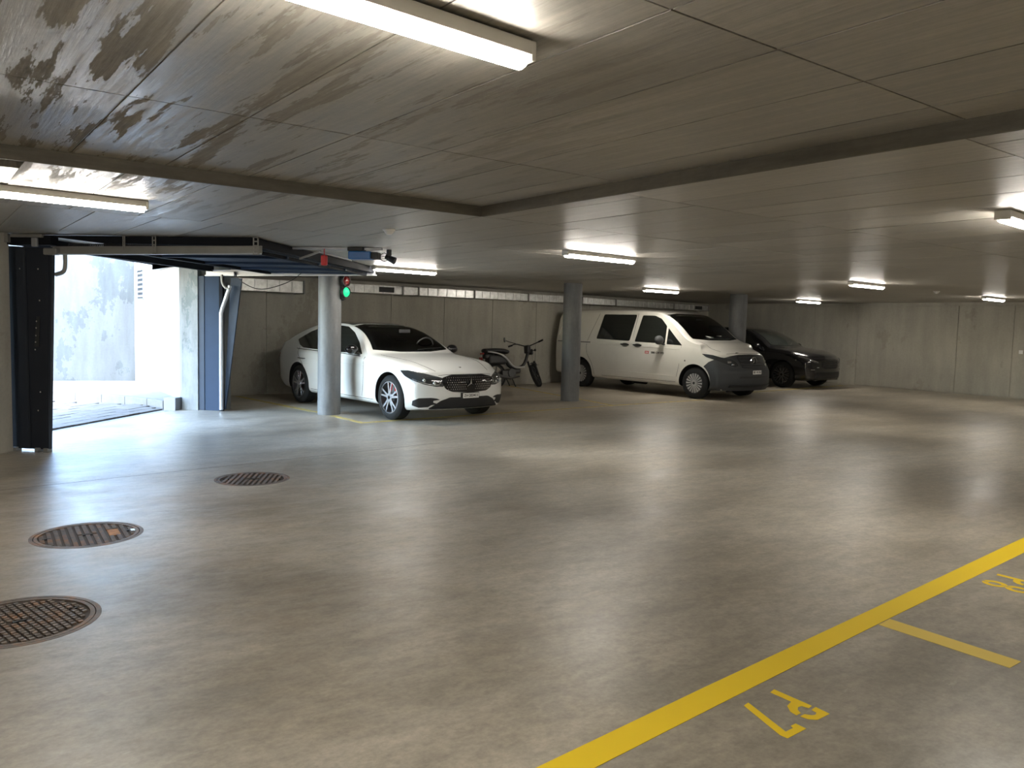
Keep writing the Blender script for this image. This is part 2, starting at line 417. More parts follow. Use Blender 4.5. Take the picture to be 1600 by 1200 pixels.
# walls
bm = bmesh.new(); prism(bm, [(21.3, -6.5), (21.3, 17.62), (21.6, 17.9), (21.6, -6.5)], -.2, ZC + .3); wr = struct('wall_right', bm, M['wall'])
seams = [-6.4, -3.6, -.9, 1.8, 4.4, 6.9, 8.28, 9.58, 12.27, 13.63, 14.66, 17.5]
for a, b_ in zip(seams, seams[1:]):
    p = bmesh.new(); box(p, (21.293, (a + b_) / 2, 1.13), (.02, b_ - a - .018, 2.2)); obj('wall_panel', p, M['wall'], wr, bevel=.004, seg=1)
bw = [(4.1, 15.33), (12.5, 15.78), (21.3, 17.62)]
bm = bmesh.new(); prism(bm, bw + [(21.6, 17.9), (12.5, 16.1), (4.1, 15.7)], -.2, ZC + .3); wb = struct('wall_back', bm, M['wall'])
def along(p, q, n):
    p = Vector((*p, 0)); q = Vector((*q, 0))
    for i in range(n): yield p.lerp(q, i / n), p.lerp(q, (i + 1) / n)
for p, q, n in ((bw[0], bw[1], 6), (bw[1], bw[2], 4)):
    for a, b_ in along(p, q, n):
        d = (b_ - a); nn = Vector((d.y, -d.x, 0)).normalized(); m_ = bmesh.new()
        box(m_, ((a + b_) / 2 + nn * .004) + Vector((0, 0, 1.13)), (d.length - .016, .02, 2.2), math.atan2(d.y, d.x))
        obj('wall_panel', m_, M['wall'], wb, bevel=.004, seg=1)
bm = bmesh.new(); prism(bm, [(-10, -6.8), (21.6, -6.8), (21.6, -6.5), (-10, -6.5)], -.2, ZC + .35); struct('wall_front', bm, M['wall'])
bm = bmesh.new(); prism(bm, [(-10.3, -6.8), (-10, -6.8), (-10, -2), (-10.3, -2)], -.2, ZC + .35); struct('wall_side', bm, M['wall'])
# gate wall left of the opening, header above it, pier and wall on the far side
bm = bmesh.new(); gbox(bm, -.45, 0, -15.5, 0, -.2, ZC + .35); gbox(bm, -.45, -.05, 0, 4.25, 2.33, ZC + .9); struct('wall_left', bm, M['wall'])
bm = bmesh.new()
pA = G(-.44, 4.17); pB = G(-.17, 4.17); pC = G(-.17, 4.29)
prism(bm, [pA[:2], pB[:2], pC[:2], (4.1, 13.1), (4.12, 15.5), (4.1, 18.4), (3.8, 18.3), (3.62, 14.0)], -.2, 2.9)
struct('wall_far_left', bm, M['pier'])

# ------------------------------------------------------------------ court outside the gate
bm = bmesh.new(); prism(bm, [G(-.45, -14)[:2], G(-.43, -14)[:2], G(-.43, -.28)[:2], G(-.53, -.28)[:2], G(-.53, 4.1)[:2], (3.7, 14.2), (3.9, 18.5), (2, 19.6), (-14, 24), (-20, 8)], -.3, -.03)
struct('floor_outside', bm, M['kerb'])
oa, ob = Vector((3.86, 18.27, 0)), Vector((-12, 23.6, 0)); dd = (ob - oa).normalized(); nn = Vector((-dd.y, dd.x, 0))
if nn.y < 0: nn = -nn
bm = bmesh.new(); prism(bm, [oa[:2], ob[:2], (ob + nn * .3)[:2], (oa + nn * .3)[:2]], -.3, 2.85); struct('wall_outside', bm, M['outwall'])
# white plastered facing with louvre
bm = bmesh.new(); prism(bm, [(3.60, 14.05), (3.78, 18.22), (3.72, 18.26), (3.55, 14.05)], -.05, 2.88); struct('wall_outside_white', bm, M['white_plaster'])
# raised walkway with kerb stones
kp = curve([(-2.5, 18.6), (.2, 17.4), (1.45, 16.75), (2.3, 15.8), (2.9, 14.75), (3.28, 13.75)], 6)
bm = bmesh.new(); prism(bm, [(p[0], p[1]) for p in kp] + [(3.55, 13.75), (3.6, 14.05), (3.78, 18.2), (3.4, 18.35), (-2.3, 20.2)], -.05, .10)
struct('walkway', bm, M['walkway'])
kr = empty('kerb', (0, 0, 0)); kr['kind'] = 'structure'
for a, b_ in zip(kp[::3], kp[3::3]):
    a = Vector((a[0], a[1], 0)); b_ = Vector((b_[0], b_[1], 0)); d = b_ - a; m_ = bmesh.new(); q = Vector((-d.y, d.x, 0)).normalized()
    box(m_, (a + b_) / 2 - q * .03 + Vector((0, 0, .035)), (d.length - .012, .10, .16), math.atan2(d.y, d.x)); obj('kerb_stone', m_, M['kerb'], kr, bevel=.01)
# pavers
pv = empty('paving', (0, 0, 0)); pv['kind'] = 'structure'
M['paver'] = concrete('paver', (.13, .115, .095), (6, 6, 6), (.7, .9), .3, island=True)
b = bmesh.new(); box(b, (0, 0, 0), (.29, .19, .05)); pme = bpy.data.meshes.new('paver'); b.to_mesh(pme); b.free(); pme.materials.append(M['paver'])
npv = 0
kpoly = [Vector((p[0], p[1], 0)) for p in kp]
for i in range(16):
    for j in range(-3, 15):
        c = G(-.86 - .2 * i, .1 + .3 * j + (.15 if i % 2 else 0), -.018)
        # keep on the gate side of the kerb
        near = min(kpoly, key=lambda v: (Vector((c.x, c.y, 0)) - v).length)
        if (Vector((c.x, c.y, 0)) - near).length < .2 or c.y > np.interp(c.x, [p[0] for p in kp], [p[1] for p in kp]) - .15 and c.x > -2.4: continue
        if c.x > 3.3: continue
        o = bpy.data.objects.new('paver', pme); COL.objects.link(o); o.parent = pv; o.location = c + Vector((0, 0, random.uniform(-.003, .003))); o.rotation_euler.z = GA
        npv += 1
# drainage channel across the threshold
dr = empty('drain_channel', G(-.6, 2.0), GA, 'long galvanised drain grating set in the ground across the open gateway', 'drain')
b = bmesh.new(); box(b, (0, 0, -.03), (3.95, .13, .02)); obj('channel', b, M['iron_dark'], dr)
b = bmesh.new()
for i in range(99): box(b, (-1.95 + i * .0398, 0, -.008), (.022, .11, .012))
g_ = obj('grating', b, M['rail_dull'], dr); g_['kind'] = 'stuff'
b = bmesh.new(); box(b, (0, .062, -.009), (3.95, .012, .018)); box(b, (0, -.062, -.009), (3.95, .012, .018)); obj('edge_rail', b, M['rail'], dr)
# grey box at the foot of the pier, louvre on the white wall
b = bmesh.new(); box(b, (3.27, 13.36, .08), (.2, .2, .24), GA)
tag(obj('junction_box', b, M['box_grey'], bevel=.008), 'small light grey box on the ground at the foot of the gate pier', 'box')
lv = empty('louvre_vent', (3.680, 17.52, 2.10), R(87.7), 'slatted louvre vent high on the sunlit white outside wall', 'vent')
b = bmesh.new()
for s in (-1, 1): box(b, (s * .33, 0, .0), (.04, .02, .62)); box(b, (0, 0, s * .3), (.7, .02, .04))
obj('frame', b, M['box_grey'], lv)
b = bmesh.new(); box(b, (0, -.008, 0), (.62, .008, .58)); obj('backing', b, M['ink'], lv)
for i in range(6):
    b = bmesh.new(); box(b, (0, .001, -.23 + i * .092), (.62, .012, .042), Matrix.Rotation(R(-12), 4, 'X')); obj('slat', b, M['rail_dull'], lv)

# ------------------------------------------------------------------ ceiling lamps
lampbody = None
def make_lamp():
    r = empty('ceiling_lamp')
    L, Wd = 1.13, .095
    b = bmesh.new(); box(b, (0, 0, -.022), (L, Wd, .044)); obj('housing', b, M['lamp_body'], r, bevel=.004)
    b = bmesh.new(); prof = []
    for k in range(13):
        a = math.pi * k / 12; prof.append((-.037 * math.cos(a), -.044 - .036 * math.sin(a) ** .8))
    xs_ = [-L / 2 + .022, L / 2 - .022]; rings = [[b.verts.new((x, y, z)) for y, z in prof] for x in xs_]
    for k in range(12): b.faces.new((rings[0][k], rings[0][k + 1], rings[1][k + 1], rings[1][k]))
    b.faces.new(rings[0]); b.faces.new(rings[1][::-1]); b.faces.new((rings[0][0], rings[1][0], rings[1][12], rings[0][12]))
    obj('diffuser', b, M['tube'], r)
    for s in (-1, 1):
        b = bmesh.new(); box(b, (s * (L / 2 - .01), 0, -.03), (.022, Wd + .004, .062)); obj('end_cap', b, M['lamp_body'], r, bevel=.006)
    return r
LR = math.atan(.075)
lamps = [((1.015, 2.035, ZU), 'nearest tube lamp, on the raised ceiling at the top of the picture'),
         ((.80, 6.22, ZC), 'tube lamp on the ceiling in front of the open gate, far left'),
         ((6.23, 6.72, ZC), 'tube lamp on the low ceiling above the middle pillar'),
         ((12.6, 7.15, ZC), 'tube lamp above the black car, larger of the pair before the right wall'),
         ((18.37, 7.58, ZC), 'small far tube lamp nearest the right wall at the right edge'),
         ((6.05, 10.88, ZC), 'tube lamp beside the gate motor above the white saloon car'),
         ((12.67, 11.76, ZC), 'tube lamp on the ceiling above the white van'),
         ((18.87, 12.3, ZC), 'tube lamp above the black car, close to the back corner'),
         ((6.22, 2.36, ZC), 'tube lamp cut off by the right edge of the picture'),
         ((12.0, 2.8, ZC), 'tube lamp just beyond the right edge of the picture, level with the broad yellow line'), ((18.0, 3.3, ZC), 'tube lamp beyond the right edge of the picture, next to the right wall'), ((.9, -2.4, ZU), 'tube lamp on the raised ceiling directly behind the viewer'), ((6.3, -2.0, ZC), 'tube lamp over the numbered bays behind the broad yellow line'), ((12.2, -1.6, ZC), 'tube lamp over the far end of the numbered bays behind the viewer'), ((-4.8, -.8, ZU), 'tube lamp to the left of the viewer, away from the gate'), ((-4.8, 2.6, ZU), 'tube lamp to the left of the viewer, on the gate side')]
l0 = make_lamp()
for i, (p, lab) in enumerate(lamps):
    o = l0 if i == 0 else copy_tree(l0)
    o.location = p; o.rotation_euler.z = LR
    tag(o, lab or 'tube lamp on the ceiling outside the picture', 'ceiling lamp', 'tube lamps on the garage ceiling')

# ------------------------------------------------------------------ pillars
def pillar(name, x, y, r, lab):
    b = bmesh.new(); cyl(b, (0, 0, -.05), (0, 0, ZC + .02), r, 56)
    o = obj(name, b, M['pillar'], auto=40); o.location = (x, y, 0); tag(o, lab, 'pillar', 'round concrete pillars'); return o
pillar('pillar', 5.24, 11.83, .178, 'pale round concrete pillar in front of the white saloon car')
pillar('pillar', 10.42, 12.0, .183, 'dark round concrete pillar in front of the rear of the white van')
pillar('pillar', 15.55, 11.98, .2, 'dark round concrete pillar between the white van and the black car')

# ------------------------------------------------------------------ floor markings
def poly_thing(name, pts, mat, label, z=.0015):
    b = bmesh.new(); prism(b, pts, -.0005, z); return tag(obj(name, b, M[mat]), label, 'floor marking')
poly_thing('bay_line', [(.4, 1.915), (1.66, 2.02), (2.62, 2.10), (4.18, 2.215), (6.18, 2.37), (8.2, 2.52), (8.2, 2.39), (6.05, 2.22), (3.93, 2.075), (2.62, 1.972), (1.8, 1.905), (.4, 1.80)], 'yellow', 'broad bright yellow line painted across the floor in the foreground')
poly_thing('bay_divider', [(3.945, 2.07), (4.075, 2.08), (4.065, 1.45), (3.94, 1.45)], 'yellow_pale', 'short pale yellow stub painted square to the broad yellow line')
P1 = [(2.848, 1.922), (2.811, 1.915), (2.812, 1.816), (2.765, 1.803), (2.734, 1.768), (2.728, 1.736), (2.758, 1.737), (2.771, 1.76), (2.794, 1.773), (2.814, 1.77), (2.822, 1.743), (2.849, 1.747)]
P2 = [(2.853, 1.733), (2.818, 1.728), (2.813, 1.703), (2.793, 1.696), (2.778, 1.702), (2.762, 1.723), (2.732, 1.723), (2.738, 1.692), (2.765, 1.668), (2.849, 1.669)]
S7 = [(2.657, 1.909), (2.621, 1.903), (2.541, 1.68), (2.544, 1.650), (2.666, 1.653), (2.666, 1.699), (2.634, 1.698), (2.63, 1.684), (2.58, 1.683)]
bn = empty('bay_number', (2.7, 1.78, 0), 0, 'yellow stencilled bay number P7 on the floor below the broad line', 'floor marking', None)
def inpar(name, pts, mat, par, off=(0, 0)):
    b = bmesh.new(); prism(b, [(p[0] - par.location.x + off[0], p[1] - par.location.y + off[1]) for p in pts], -.0005, .0015); return obj(name, b, M[mat], par)
inpar('letter_stroke', P1, 'yellow', bn); inpar('letter_stroke', P2, 'yellow', bn); inpar('digit_stroke', S7, 'yellow', bn)
b8 = empty('bay_number', (5.32, 1.98, 0), 0, 'yellow stencilled bay number P8 cut by the right edge of the picture', 'floor marking')
inpar('letter_stroke', P1, 'yellow', b8, (2.60, .19)); inpar('letter_stroke', P2, 'yellow', b8, (2.60, .19))
def arc(cx, cy, rx, ry, a0, a1, wd, n=10):
    o_ = [(cx + rx * math.cos(R(a0 + (a1 - a0) * i / n)), cy + ry * math.sin(R(a0 + (a1 - a0) * i / n))) for i in range(n + 1)]
    i_ = [(cx + (rx - wd) * math.cos(R(a0 + (a1 - a0) * i / n)), cy + (ry - wd) * math.sin(R(a0 + (a1 - a0) * i / n))) for i in range(n + 1)]
    return o_ + i_[::-1]
for cy in (2.035, 1.905):
    for a in (-82, 98): inpar('digit_stroke', arc(5.215, cy, .06, .068, a, a + 164, .032), 'yellow', b8)
poly_thing('bay_line', [(5.14, 11.6), (5.24, 11.6), (5.26, 10.66), (10.55, 10.98), (13.3, 11.05), (13.3, 10.96), (10.6, 10.9), (5.17, 10.55)], 'yellow_worn', 'worn yellow bay line in front of the white saloon car and white van')
poly_thing('bay_divider', [(4.82, 15.2), (4.92, 15.2), (5.2, 12.3), (5.24, 12.05), (5.15, 12.05), (5.09, 12.3)], 'yellow_worn', 'worn yellow bay line beside the rear wheel of the white saloon car')
poly_thing('bay_divider', [(10.55, 11.0), (10.65, 11.0), (11.5, 15.5), (11.4, 15.5)], 'yellow_worn', 'worn yellow bay line behind the middle pillar beside the white van')
poly_thing('bay_line', [(15.9, 11.92), (20.8, 12.4), (20.8, 12.3), (15.9, 11.82)], 'yellow_worn', 'worn yellow bay line between the van bumper and the black car')
poly_thing('bay_divider', [(15.88, 11.95), (15.98, 11.96), (16.2, 16.0), (16.1, 16.0)], 'yellow_worn', 'worn yellow bay line running back beside the far side of the van')

# ------------------------------------------------------------------ manhole covers
def cover(c, r, mode, ang, lab):
    t = empty('manhole_cover', (*c, 0), ang, lab, 'manhole cover')
    b = bmesh.new(); lathe(b, [(r + .011, -.055), (r + .011, .001), (r - .012, .001), (r - .012, -.055)], 72, 'Z'); obj('frame', b, M['iron'], t, auto=30)
    r1 = r - .017
    b = bmesh.new(); cyl(b, (0, 0, -.05), (0, 0, -.009), r1, 72); obj('lid', b, M['iron_dark'], t, auto=30)
    b = bmesh.new(); lathe(b, [(r1, -.012), (r1, .0005), (r1 - .022, .0005), (r1 - .022, -.012)], 72, 'Z'); obj('lid_rim', b, M['iron'], t, auto=30)
    ri = r1 - .026; b = bmesh.new()
    if mode == 'mesh':
        p = .034; k = int(ri / p) + 1
        for i in range(-k, k + 1):
            for j in range(-k, k + 1):
                x, y = i * p, j * p + (p / 2 if i % 2 else 0) * 0
                if x * x + y * y < (ri - .012) ** 2 and not (abs(y) < .03 and abs(x) < .06): box(b, (x, y, -.005), (.021, .021, .010))
    else:
        p = .045 if mode == 'cross' else .046
        k = int(ri / p) + 1
        for i in range(-k, k + 1):
            x = i * p; h2 = ri * ri - x * x
            if h2 < .004: continue
            h = math.sqrt(h2) - .004
            if mode == 'cross':
                y = -h
                while y < h - .012:
                    if not (abs(y) < .02 and abs(x) < .09) and not (.12 < x < .2 and abs(y) < .09): box(b, (x, y + .006, -.005), (.027, .0095, .009))
                    y += .0165
            else:
                if abs(x) < .07:
                    for s in (-1, 1): box(b, (x, s * (h / 2 + .018), -.005), (.02, h - .045, .010))
                else: box(b, (x, 0, -.005), (.024, 2 * h, .010))
    o = obj('tread', b, M['iron'], t); o['kind'] = 'stuff'
    for s in (-1, 1):
        b = bmesh.new(); box(b, (s * (ri - .05), .0, -.004), (.05, .016, .008)); obj('key_slot', b, M['ink'], t)
    b = bmesh.new(); box(b, (0, 0, -.004), (.06, .014, .008)); obj('key_slot', b, M['ink'], t)
    if mode == 'cross':
        b = bmesh.new(); box(b, (.16, 0, -.006), (.07, .17, .007)); obj('rust_plate', b, M['iron_rust'], t)['label'] = 'orange rusted name plate'
        b = bmesh.new(); box(b, (ri - .012, 0, -.004), (.026, .05, .008)); obj('label_plate', b, M['galv'], t)
    return t
cover(covers[0][0], covers[0][1], 'mesh', R(12), 'grey iron manhole cover with square stud grid, cut by the left edge')
cover(covers[1][0], covers[1][1], 'cross', R(-3.3), 'rusty iron manhole cover with orange plate, middle of the three covers')
cover(covers[2][0], covers[2][1], 'bars', R(-29), 'dark iron manhole cover with slanting bars, farthest of the three covers')

# ------------------------------------------------------------------ garage gate
gt = empty('garage_gate', G(0, 2.1, 0), 0, 'dark blue up-and-over garage gate, opened and lying under the ceiling on steel rails', 'garage door')
gi = gt.location.copy()
def gpart(name, bm, mat, parent=None, **k):
    bmesh.ops.translate(bm, verts=bm.verts[:], vec=-gi); return obj(name, bm, M[mat] if isinstance(mat, str) else mat, parent or gt, **k)
def quadprism(bm, pts, off):
    a = [bm.verts.new(p) for p in pts]; b = [bm.verts.new(p + off) for p in pts]; n = len(a)
    bm.faces.new(a); bm.faces.new(b[::-1])
    for i in range(n): bm.faces.new((a[i], b[i], b[(i + 1) % n], a[(i + 1) % n]))
# near side leaf: tapered sheet with folds
b = bmesh.new(); quadprism(b, [G(-.04, .03, .03), G(.40, .03, .03), G(.475, .03, 2.17), G(-.07, .03, 2.19)], D * .05); sp = gpart('side_panel', b, 'panel_dark', bevel=.004)
for s0, s1, t_ in ((.0, .055, .0), (.15, .175, .012), (.36, .385, .012)):
    b = bmesh.new(); quadprism(b, [G(s0 + .02, .03 - t_, .04), G(s1 + .02, .03 - t_, .04), G(s1 + .0 + (.05 if s0 > .3 else 0), .03 - t_, 2.16), G(s0 + (.05 if s0 > .3 else 0), .03 - t_, 2.16)], D * (.02 + t_)); gpart('fold', b, 'panel_dark', bevel=.002)
for s_, z_ in ((.33, 1.95), (.34, 1.62), (.30, 1.40), (.295, 1.33), (.29, 1.25), (.285, 1.18), (.33, .65), (.30, .45), (.12, 1.95), (.28, 1.1)):
    b = bmesh.new(); cyl(b, G(s_, .005, z_), G(s_, .035, z_), .008, 10); gpart('bolt', b, 'chrome')
b = bmesh.new(); quadprism(b, [G(.26, .018, 1.13), G(.31, .018, 1.13), G(.33, .018, 1.45), G(.29, .018, 1.45)], D * .02); gpart('hinge_plate', b, 'black_plastic')
for s_ in (.02, .28, .38):
    b = bmesh.new(); prism(b, [G(s_ - .03, .0)[:2], G(s_ + .02, .0)[:2], G(s_ + .02, .08)[:2], G(s_ - .03, .08)[:2]], 0.0, .045); gpart('foot_bracket', b, 'rail_dull', bevel=.003)
# far side: post, panel, tilting leaf
b = bmesh.new(); gbox(b, -.17, -.07, 4.19, 4.27, .0, 2.13); gpart('side_post', b, 'slate', bevel=.004)
b = bmesh.new(); gbox(b, -.07, .18, 4.2, 4.26, .0, 2.13); gpart('side_panel', b, 'slate_light', bevel=.004)
b = bmesh.new(); gbox(b, .18, .24, 4.18, 4.24, .0, 2.14); gpart('side_post', b, 'anthracite', bevel=.004)
b = bmesh.new(); quadprism(b, [G(.24, 4.22, .03), G(.27, 4.22, .03), G(.54, 4.22, 2.1), G(.36, 4.22, 2.12)], D * .03); gpart('tilt_arm', b, 'slate', bevel=.003)
# bent lever tubes
b = bmesh.new(); tube(b, [G(.25, 4.12, .03), G(.25, 4.12, 1.55), G(.27, 4.12, 1.62), G(.40, 4.12, 1.98)], .032, 12); gpart('lever_tube', b, 'rail', auto=40)
b = bmesh.new(); tube(b, curve([G(.40, 4.1, 1.93), G(.33, 4.1, 1.95), G(.28, 4.1, 2.03), G(.27, 4.1, 2.15)], 5), .02, 10); gpart('lever_hook', b, 'rail_dull', auto=40)
b = bmesh.new(); tube(b, curve([G(.46, .1, 1.90), G(.545, .1, 1.93), G(.57, .1, 2.0), G(.57, .1, 2.14)], 5), .022, 10); gpart('lever_hook', b, 'rail_dull', auto=40)
# rails (C section): web + flanges
def rail(t, s0, s1, z0a, z0b, h, mat, side):
    b = bmesh.new()
    def P(s, tt, z): return G(s, tt, z + (z0a + (z0b - z0a) * (s - s0) / (s1 - s0)))
    for tt0, tt1, za, zb in ((t, t + .006, 0, h), (t - .03 * side, t + .006, 0, .006), (t - .03 * side, t + .006, h - .006, h)):
        v = [b.verts.new(P(s, q, z)) for s in (s0, s1) for q in (tt0, tt1) for z in (za, zb)]
        for f in ((0, 1, 3, 2), (4, 6, 7, 5), (0, 4, 5, 1), (2, 3, 7, 6), (0, 2, 6, 4), (1, 5, 7, 3)): b.faces.new([v[i] for i in f])
    gpart('guide_rail', b, mat)
rail(.06, .46, 2.78, 2.115, 2.15, .075, 'rail_dull', 1)
b = bmesh.new(); quadprism(b, [G(.46, .02, 2.103), G(2.78, .02, 2.138), G(2.78, .02, 2.150), G(.46, .02, 2.114)], D * .035); gpart('rail_lip', b, 'rail')
rail(4.16, -.02, 2.72, 2.135, 2.19, .085, 'rail', 1)
b = bmesh.new(); quadprism(b, [G(-.02, 4.12, 2.124), G(2.74, 4.12, 2.178), G(2.74, 4.12, 2.19), G(-.02, 4.12, 2.136)], D * .045); gpart('rail_lip', b, 'white_plastic')
b = bmesh.new(); gbox(b, 2.28, 2.38, 4.11, 4.15, 2.19, 2.27); gpart('end_stop', b, 'slate', bevel=.004)
b = bmesh.new(); gbox(b, .72, 1.25, 4.10, 4.15, 2.235, 2.262); gpart('runner', b, 'black_plastic', bevel=.004)
b = bmesh.new(); gbox(b, .30, .48, 4.09, 4.15, 2.13, 2.20); gpart('runner', b, 'rail', bevel=.006)
b = bmesh.new(); gbox(b, .40, .55, -.01, .06, 2.10, 2.17); gpart('runner', b, 'rail_dull', bevel=.01)
# hangers from the ceiling (slotted straps)
def hanger(s, t, z0, w_=.045, mat='rail_dull'):
    b = bmesh.new(); n_ = max(2, int((ZC - z0) / .045))
    for sd in (-1, 1): gbox(b, s + sd * w_ / 2 - .006 * (1 + sd) , s + sd * w_ / 2 + .006 * (1 - sd), t, t + .005, z0, ZC)
    for i in range(n_ + 1):
        z = z0 + (ZC - z0 - .008) * i / n_; gbox(b, s - w_ / 2, s + w_ / 2, t, t + .005, z, z + .012)
    gbox(b, s - w_ / 2, s + w_ / 2, t, t + .05, ZC - .005, ZC)
    gpart('hanger_strap', b, mat)
hanger(1.64, .0, 2.12); hanger(2.74, .0, 2.13, .06); hanger(2.70, 4.08, 2.18, .05, 'rail'); hanger(1.3, .01, 2.15, .03)
# header box and corner bracket at near jamb
b = bmesh.new(); gbox(b, -.02, .5, -.02, .10, 2.2, 2.295); gpart('corner_box', b, 'anthracite', bevel=.004)
b = bmesh.new(); gbox(b, .06, .42, -.05, .0, 2.275, 2.31); gpart('ceiling_bracket', b, 'rail_dull', bevel=.004)
b = bmesh.new(); gbox(b, -.01, .04, -.06, -.01, 2.22, 2.31); gpart('ceiling_bracket', b, 'rail_dull', bevel=.004)
b = bmesh.new(); gbox(b, .30, .36, -.05, -.02, 2.18, 2.27); gpart('ceiling_bracket', b, 'rail', bevel=.004)
# dark long member beside the leaf, slanting up at the outer end, and balance spring
b = bmesh.new(); quadprism(b, [G(1.0, .06, 2.235), G(2.72, .06, 2.225), G(2.72, .06, 2.308), G(.3, .06, 2.308)], D * .07); gpart('side_member', b, 'anthracite', bevel=.004)
b = bmesh.new()
hp = []
for i in range(0, 46 * 8):
    a = 2 * math.pi * i / 8; hp.append(G(.62 + .92 * i / (46 * 8), .1 + .022 * math.cos(a), 2.205 + .022 * math.sin(a)))
tube(b, hp, .006, 5); sp_ = gpart('balance_spring', b, 'black_plastic')
b = bmesh.new(); cyl(b, G(.1, .1, 2.205), G(.62, .1, 2.205), .02, 12); cyl(b, G(1.54, .1, 2.205), G(2.6, .1, 2.205), .016, 12); gpart('spring_rod', b, 'anthracite', auto=40)
# the leaf: sheet sections with ribs, front and end frame
leaf = []
z0, z1 = 2.205, 2.215
for i in range(5):
    s0 = 1.08 + i * .31
    b = bmesh.new(); gbox(b, s0 + .004, s0 + .306, .16, 4.06, 2.205, 2.235); gpart('leaf_section', b, 'slate', bevel=.004)
b = bmesh.new(); gbox(b, 1.0, 1.08, .12, 4.1, 2.17, 2.26); gpart('leaf_frame', b, 'anthracite', bevel=.004)
b = bmesh.new(); gbox(b, 2.63, 2.72, .12, 4.1, 2.215, 2.305); gpart('leaf_frame', b, 'anthracite', bevel=.004)
b = bmesh.new(); gbox(b, 2.56, 2.60, .14, 4.1, 2.17, 2.205); gpart('leaf_frame', b, 'anthracite', bevel=.004)
b = bmesh.new(); gbox(b, 1.0, 2.6, 4.03, 4.1, 2.19, 2.25); gpart('leaf_frame', b, 'slate_light', bevel=.004)
for t_ in (1.1, 2.1, 3.1):
    b = bmesh.new(); gbox(b, 1.08, 2.62, t_ - .03, t_ + .03, 2.175, 2.205); gpart('leaf_rib', b, 'slate_light', bevel=.003)
b = bmesh.new(); gbox(b, .0, .09, .05, 4.2, 2.2, 2.31); gpart('header_rail', b, 'anthracite', bevel=.004)
b = bmesh.new(); tube(b, curve([G(.5, 4.05, 2.18), G(.7, 3.95, 2.02), G(1.0, 3.95, 1.93), G(1.4, 4.0, 2.05), G(1.62, 4.05, 2.22)], 6), .006, 6); gpart('cable', b, 'black_cable')

op = empty('gate_opener', G(2.5, 2.1, 2.2), 0, 'blue gate opener motor on a grey ceiling track at the end of the gate', 'motor')
oi = op.location.copy()
def opart(name, bm, mat, parent=None, **k):
    bmesh.ops.translate(bm, verts=bm.verts[:], vec=-oi); return obj(name, bm, M[mat], parent or op, **k)
b = bmesh.new(); gbox(b, 1.1, 3.76, .975, 1.025, 2.28, 2.306); opart('track', b, 'rail', bevel=.002)
b = bmesh.new(); gbox(b, 3.39, 3.65, .92, 1.08, 2.175, 2.264); opart('motor_housing', b, 'blue', bevel=.012)
b = bmesh.new(); gbox(b, 3.38, 3.56, .93, 1.05, 2.266, 2.306); opart('control_unit', b, 'black_plastic', bevel=.004)
b = bmesh.new(); gbox(b, 3.65, 3.73, .93, 1.07, 2.18, 2.255); opart('end_cover', b, 'grey_plastic', bevel=.01)
b = bmesh.new(); tube(b, [G(3.80 + .045 * math.cos(a), .95, 2.20 + .045 * math.sin(a)) for a in np.linspace(0, 6.2, 22)], .0035, 5); opart('cable_loop', b, 'black_cable')
b = bmesh.new(); quadprism(b, [G(2.80, .98, 2.165), G(3.05, .98, 2.25), G(3.05, .98, 2.27), G(2.80, .98, 2.185)], D * .03); opart('push_arm', b, 'rail_dull')
b = bmesh.new(); quadprism(b, [G(3.04, .96, 2.26), G(3.42, .96, 2.168), G(3.42, .96, 2.153), G(3.04, .96, 2.245)], D * .03); opart('push_arm', b, 'rail')
b = bmesh.new(); gbox(b, 3.07, 3.14, .93, .98, 2.10, 2.215); h_ = opart('release_handle', b, 'red', bevel=.015, seg=3); h_['label'] = 'red release handle'
b = bmesh.new(); cyl(b, G(3.105, .955, 2.21), G(3.105, .955, 2.285), .006, 8); opart('cord', b, 'red')

# ------------------------------------------------------------------ sensor, smoke detector, traffic light, switch, disc
sn = empty('ceiling_sensor', (4.385, 8.275, ZC), 0, 'small black sensor hanging from the ceiling beside the blue motor', 'sensor')
b = bmesh.new(); box(b, (0, 0, -.035), (.045, .045, .07)); obj('stem', b, M['black_plastic'], sn, bevel=.006)
b = bmesh.new(); cyl(b, (-.025, .03, -.08), (.05, -.05, -.13), .028, 16, .042); obj('sensor_head', b, M['black_plastic'], sn, auto=40)
b = bmesh.new(); tube(b, curve([(-.02, .02, -.08), (-.2, .05, -.09), (-.36, .06, -.07)], 5), .003, 5); obj('cable', b, M['black_cable'], sn)
sm = empty('smoke_detector', (3.42, 6.46, ZC), 0, 'white round smoke detector on the ceiling above the gate motor', 'smoke detector')
b = bmesh.new(); lathe(b, [(.0005, -.012), (.055, -.012), (.058, 0), (.0005, 0)], 32, 'Z'); obj('base', b, M['white_plastic'], sm, auto=30)
b = bmesh.new(); lathe(b, [(.0005, -.045), (.022, -.045), (.035, -.032), (.048, -.012), (.0005, -.012)], 32, 'Z'); obj('cap', b, M['white_plastic'], sm, auto=30)
sm2 = copy_tree(sm); sm2.location = (15.53, 7.42, ZC); sm2['label'] = 'tiny white round detector on the far ceiling before the right wall'; sm['group'] = sm2['group'] = 'ceiling detectors'

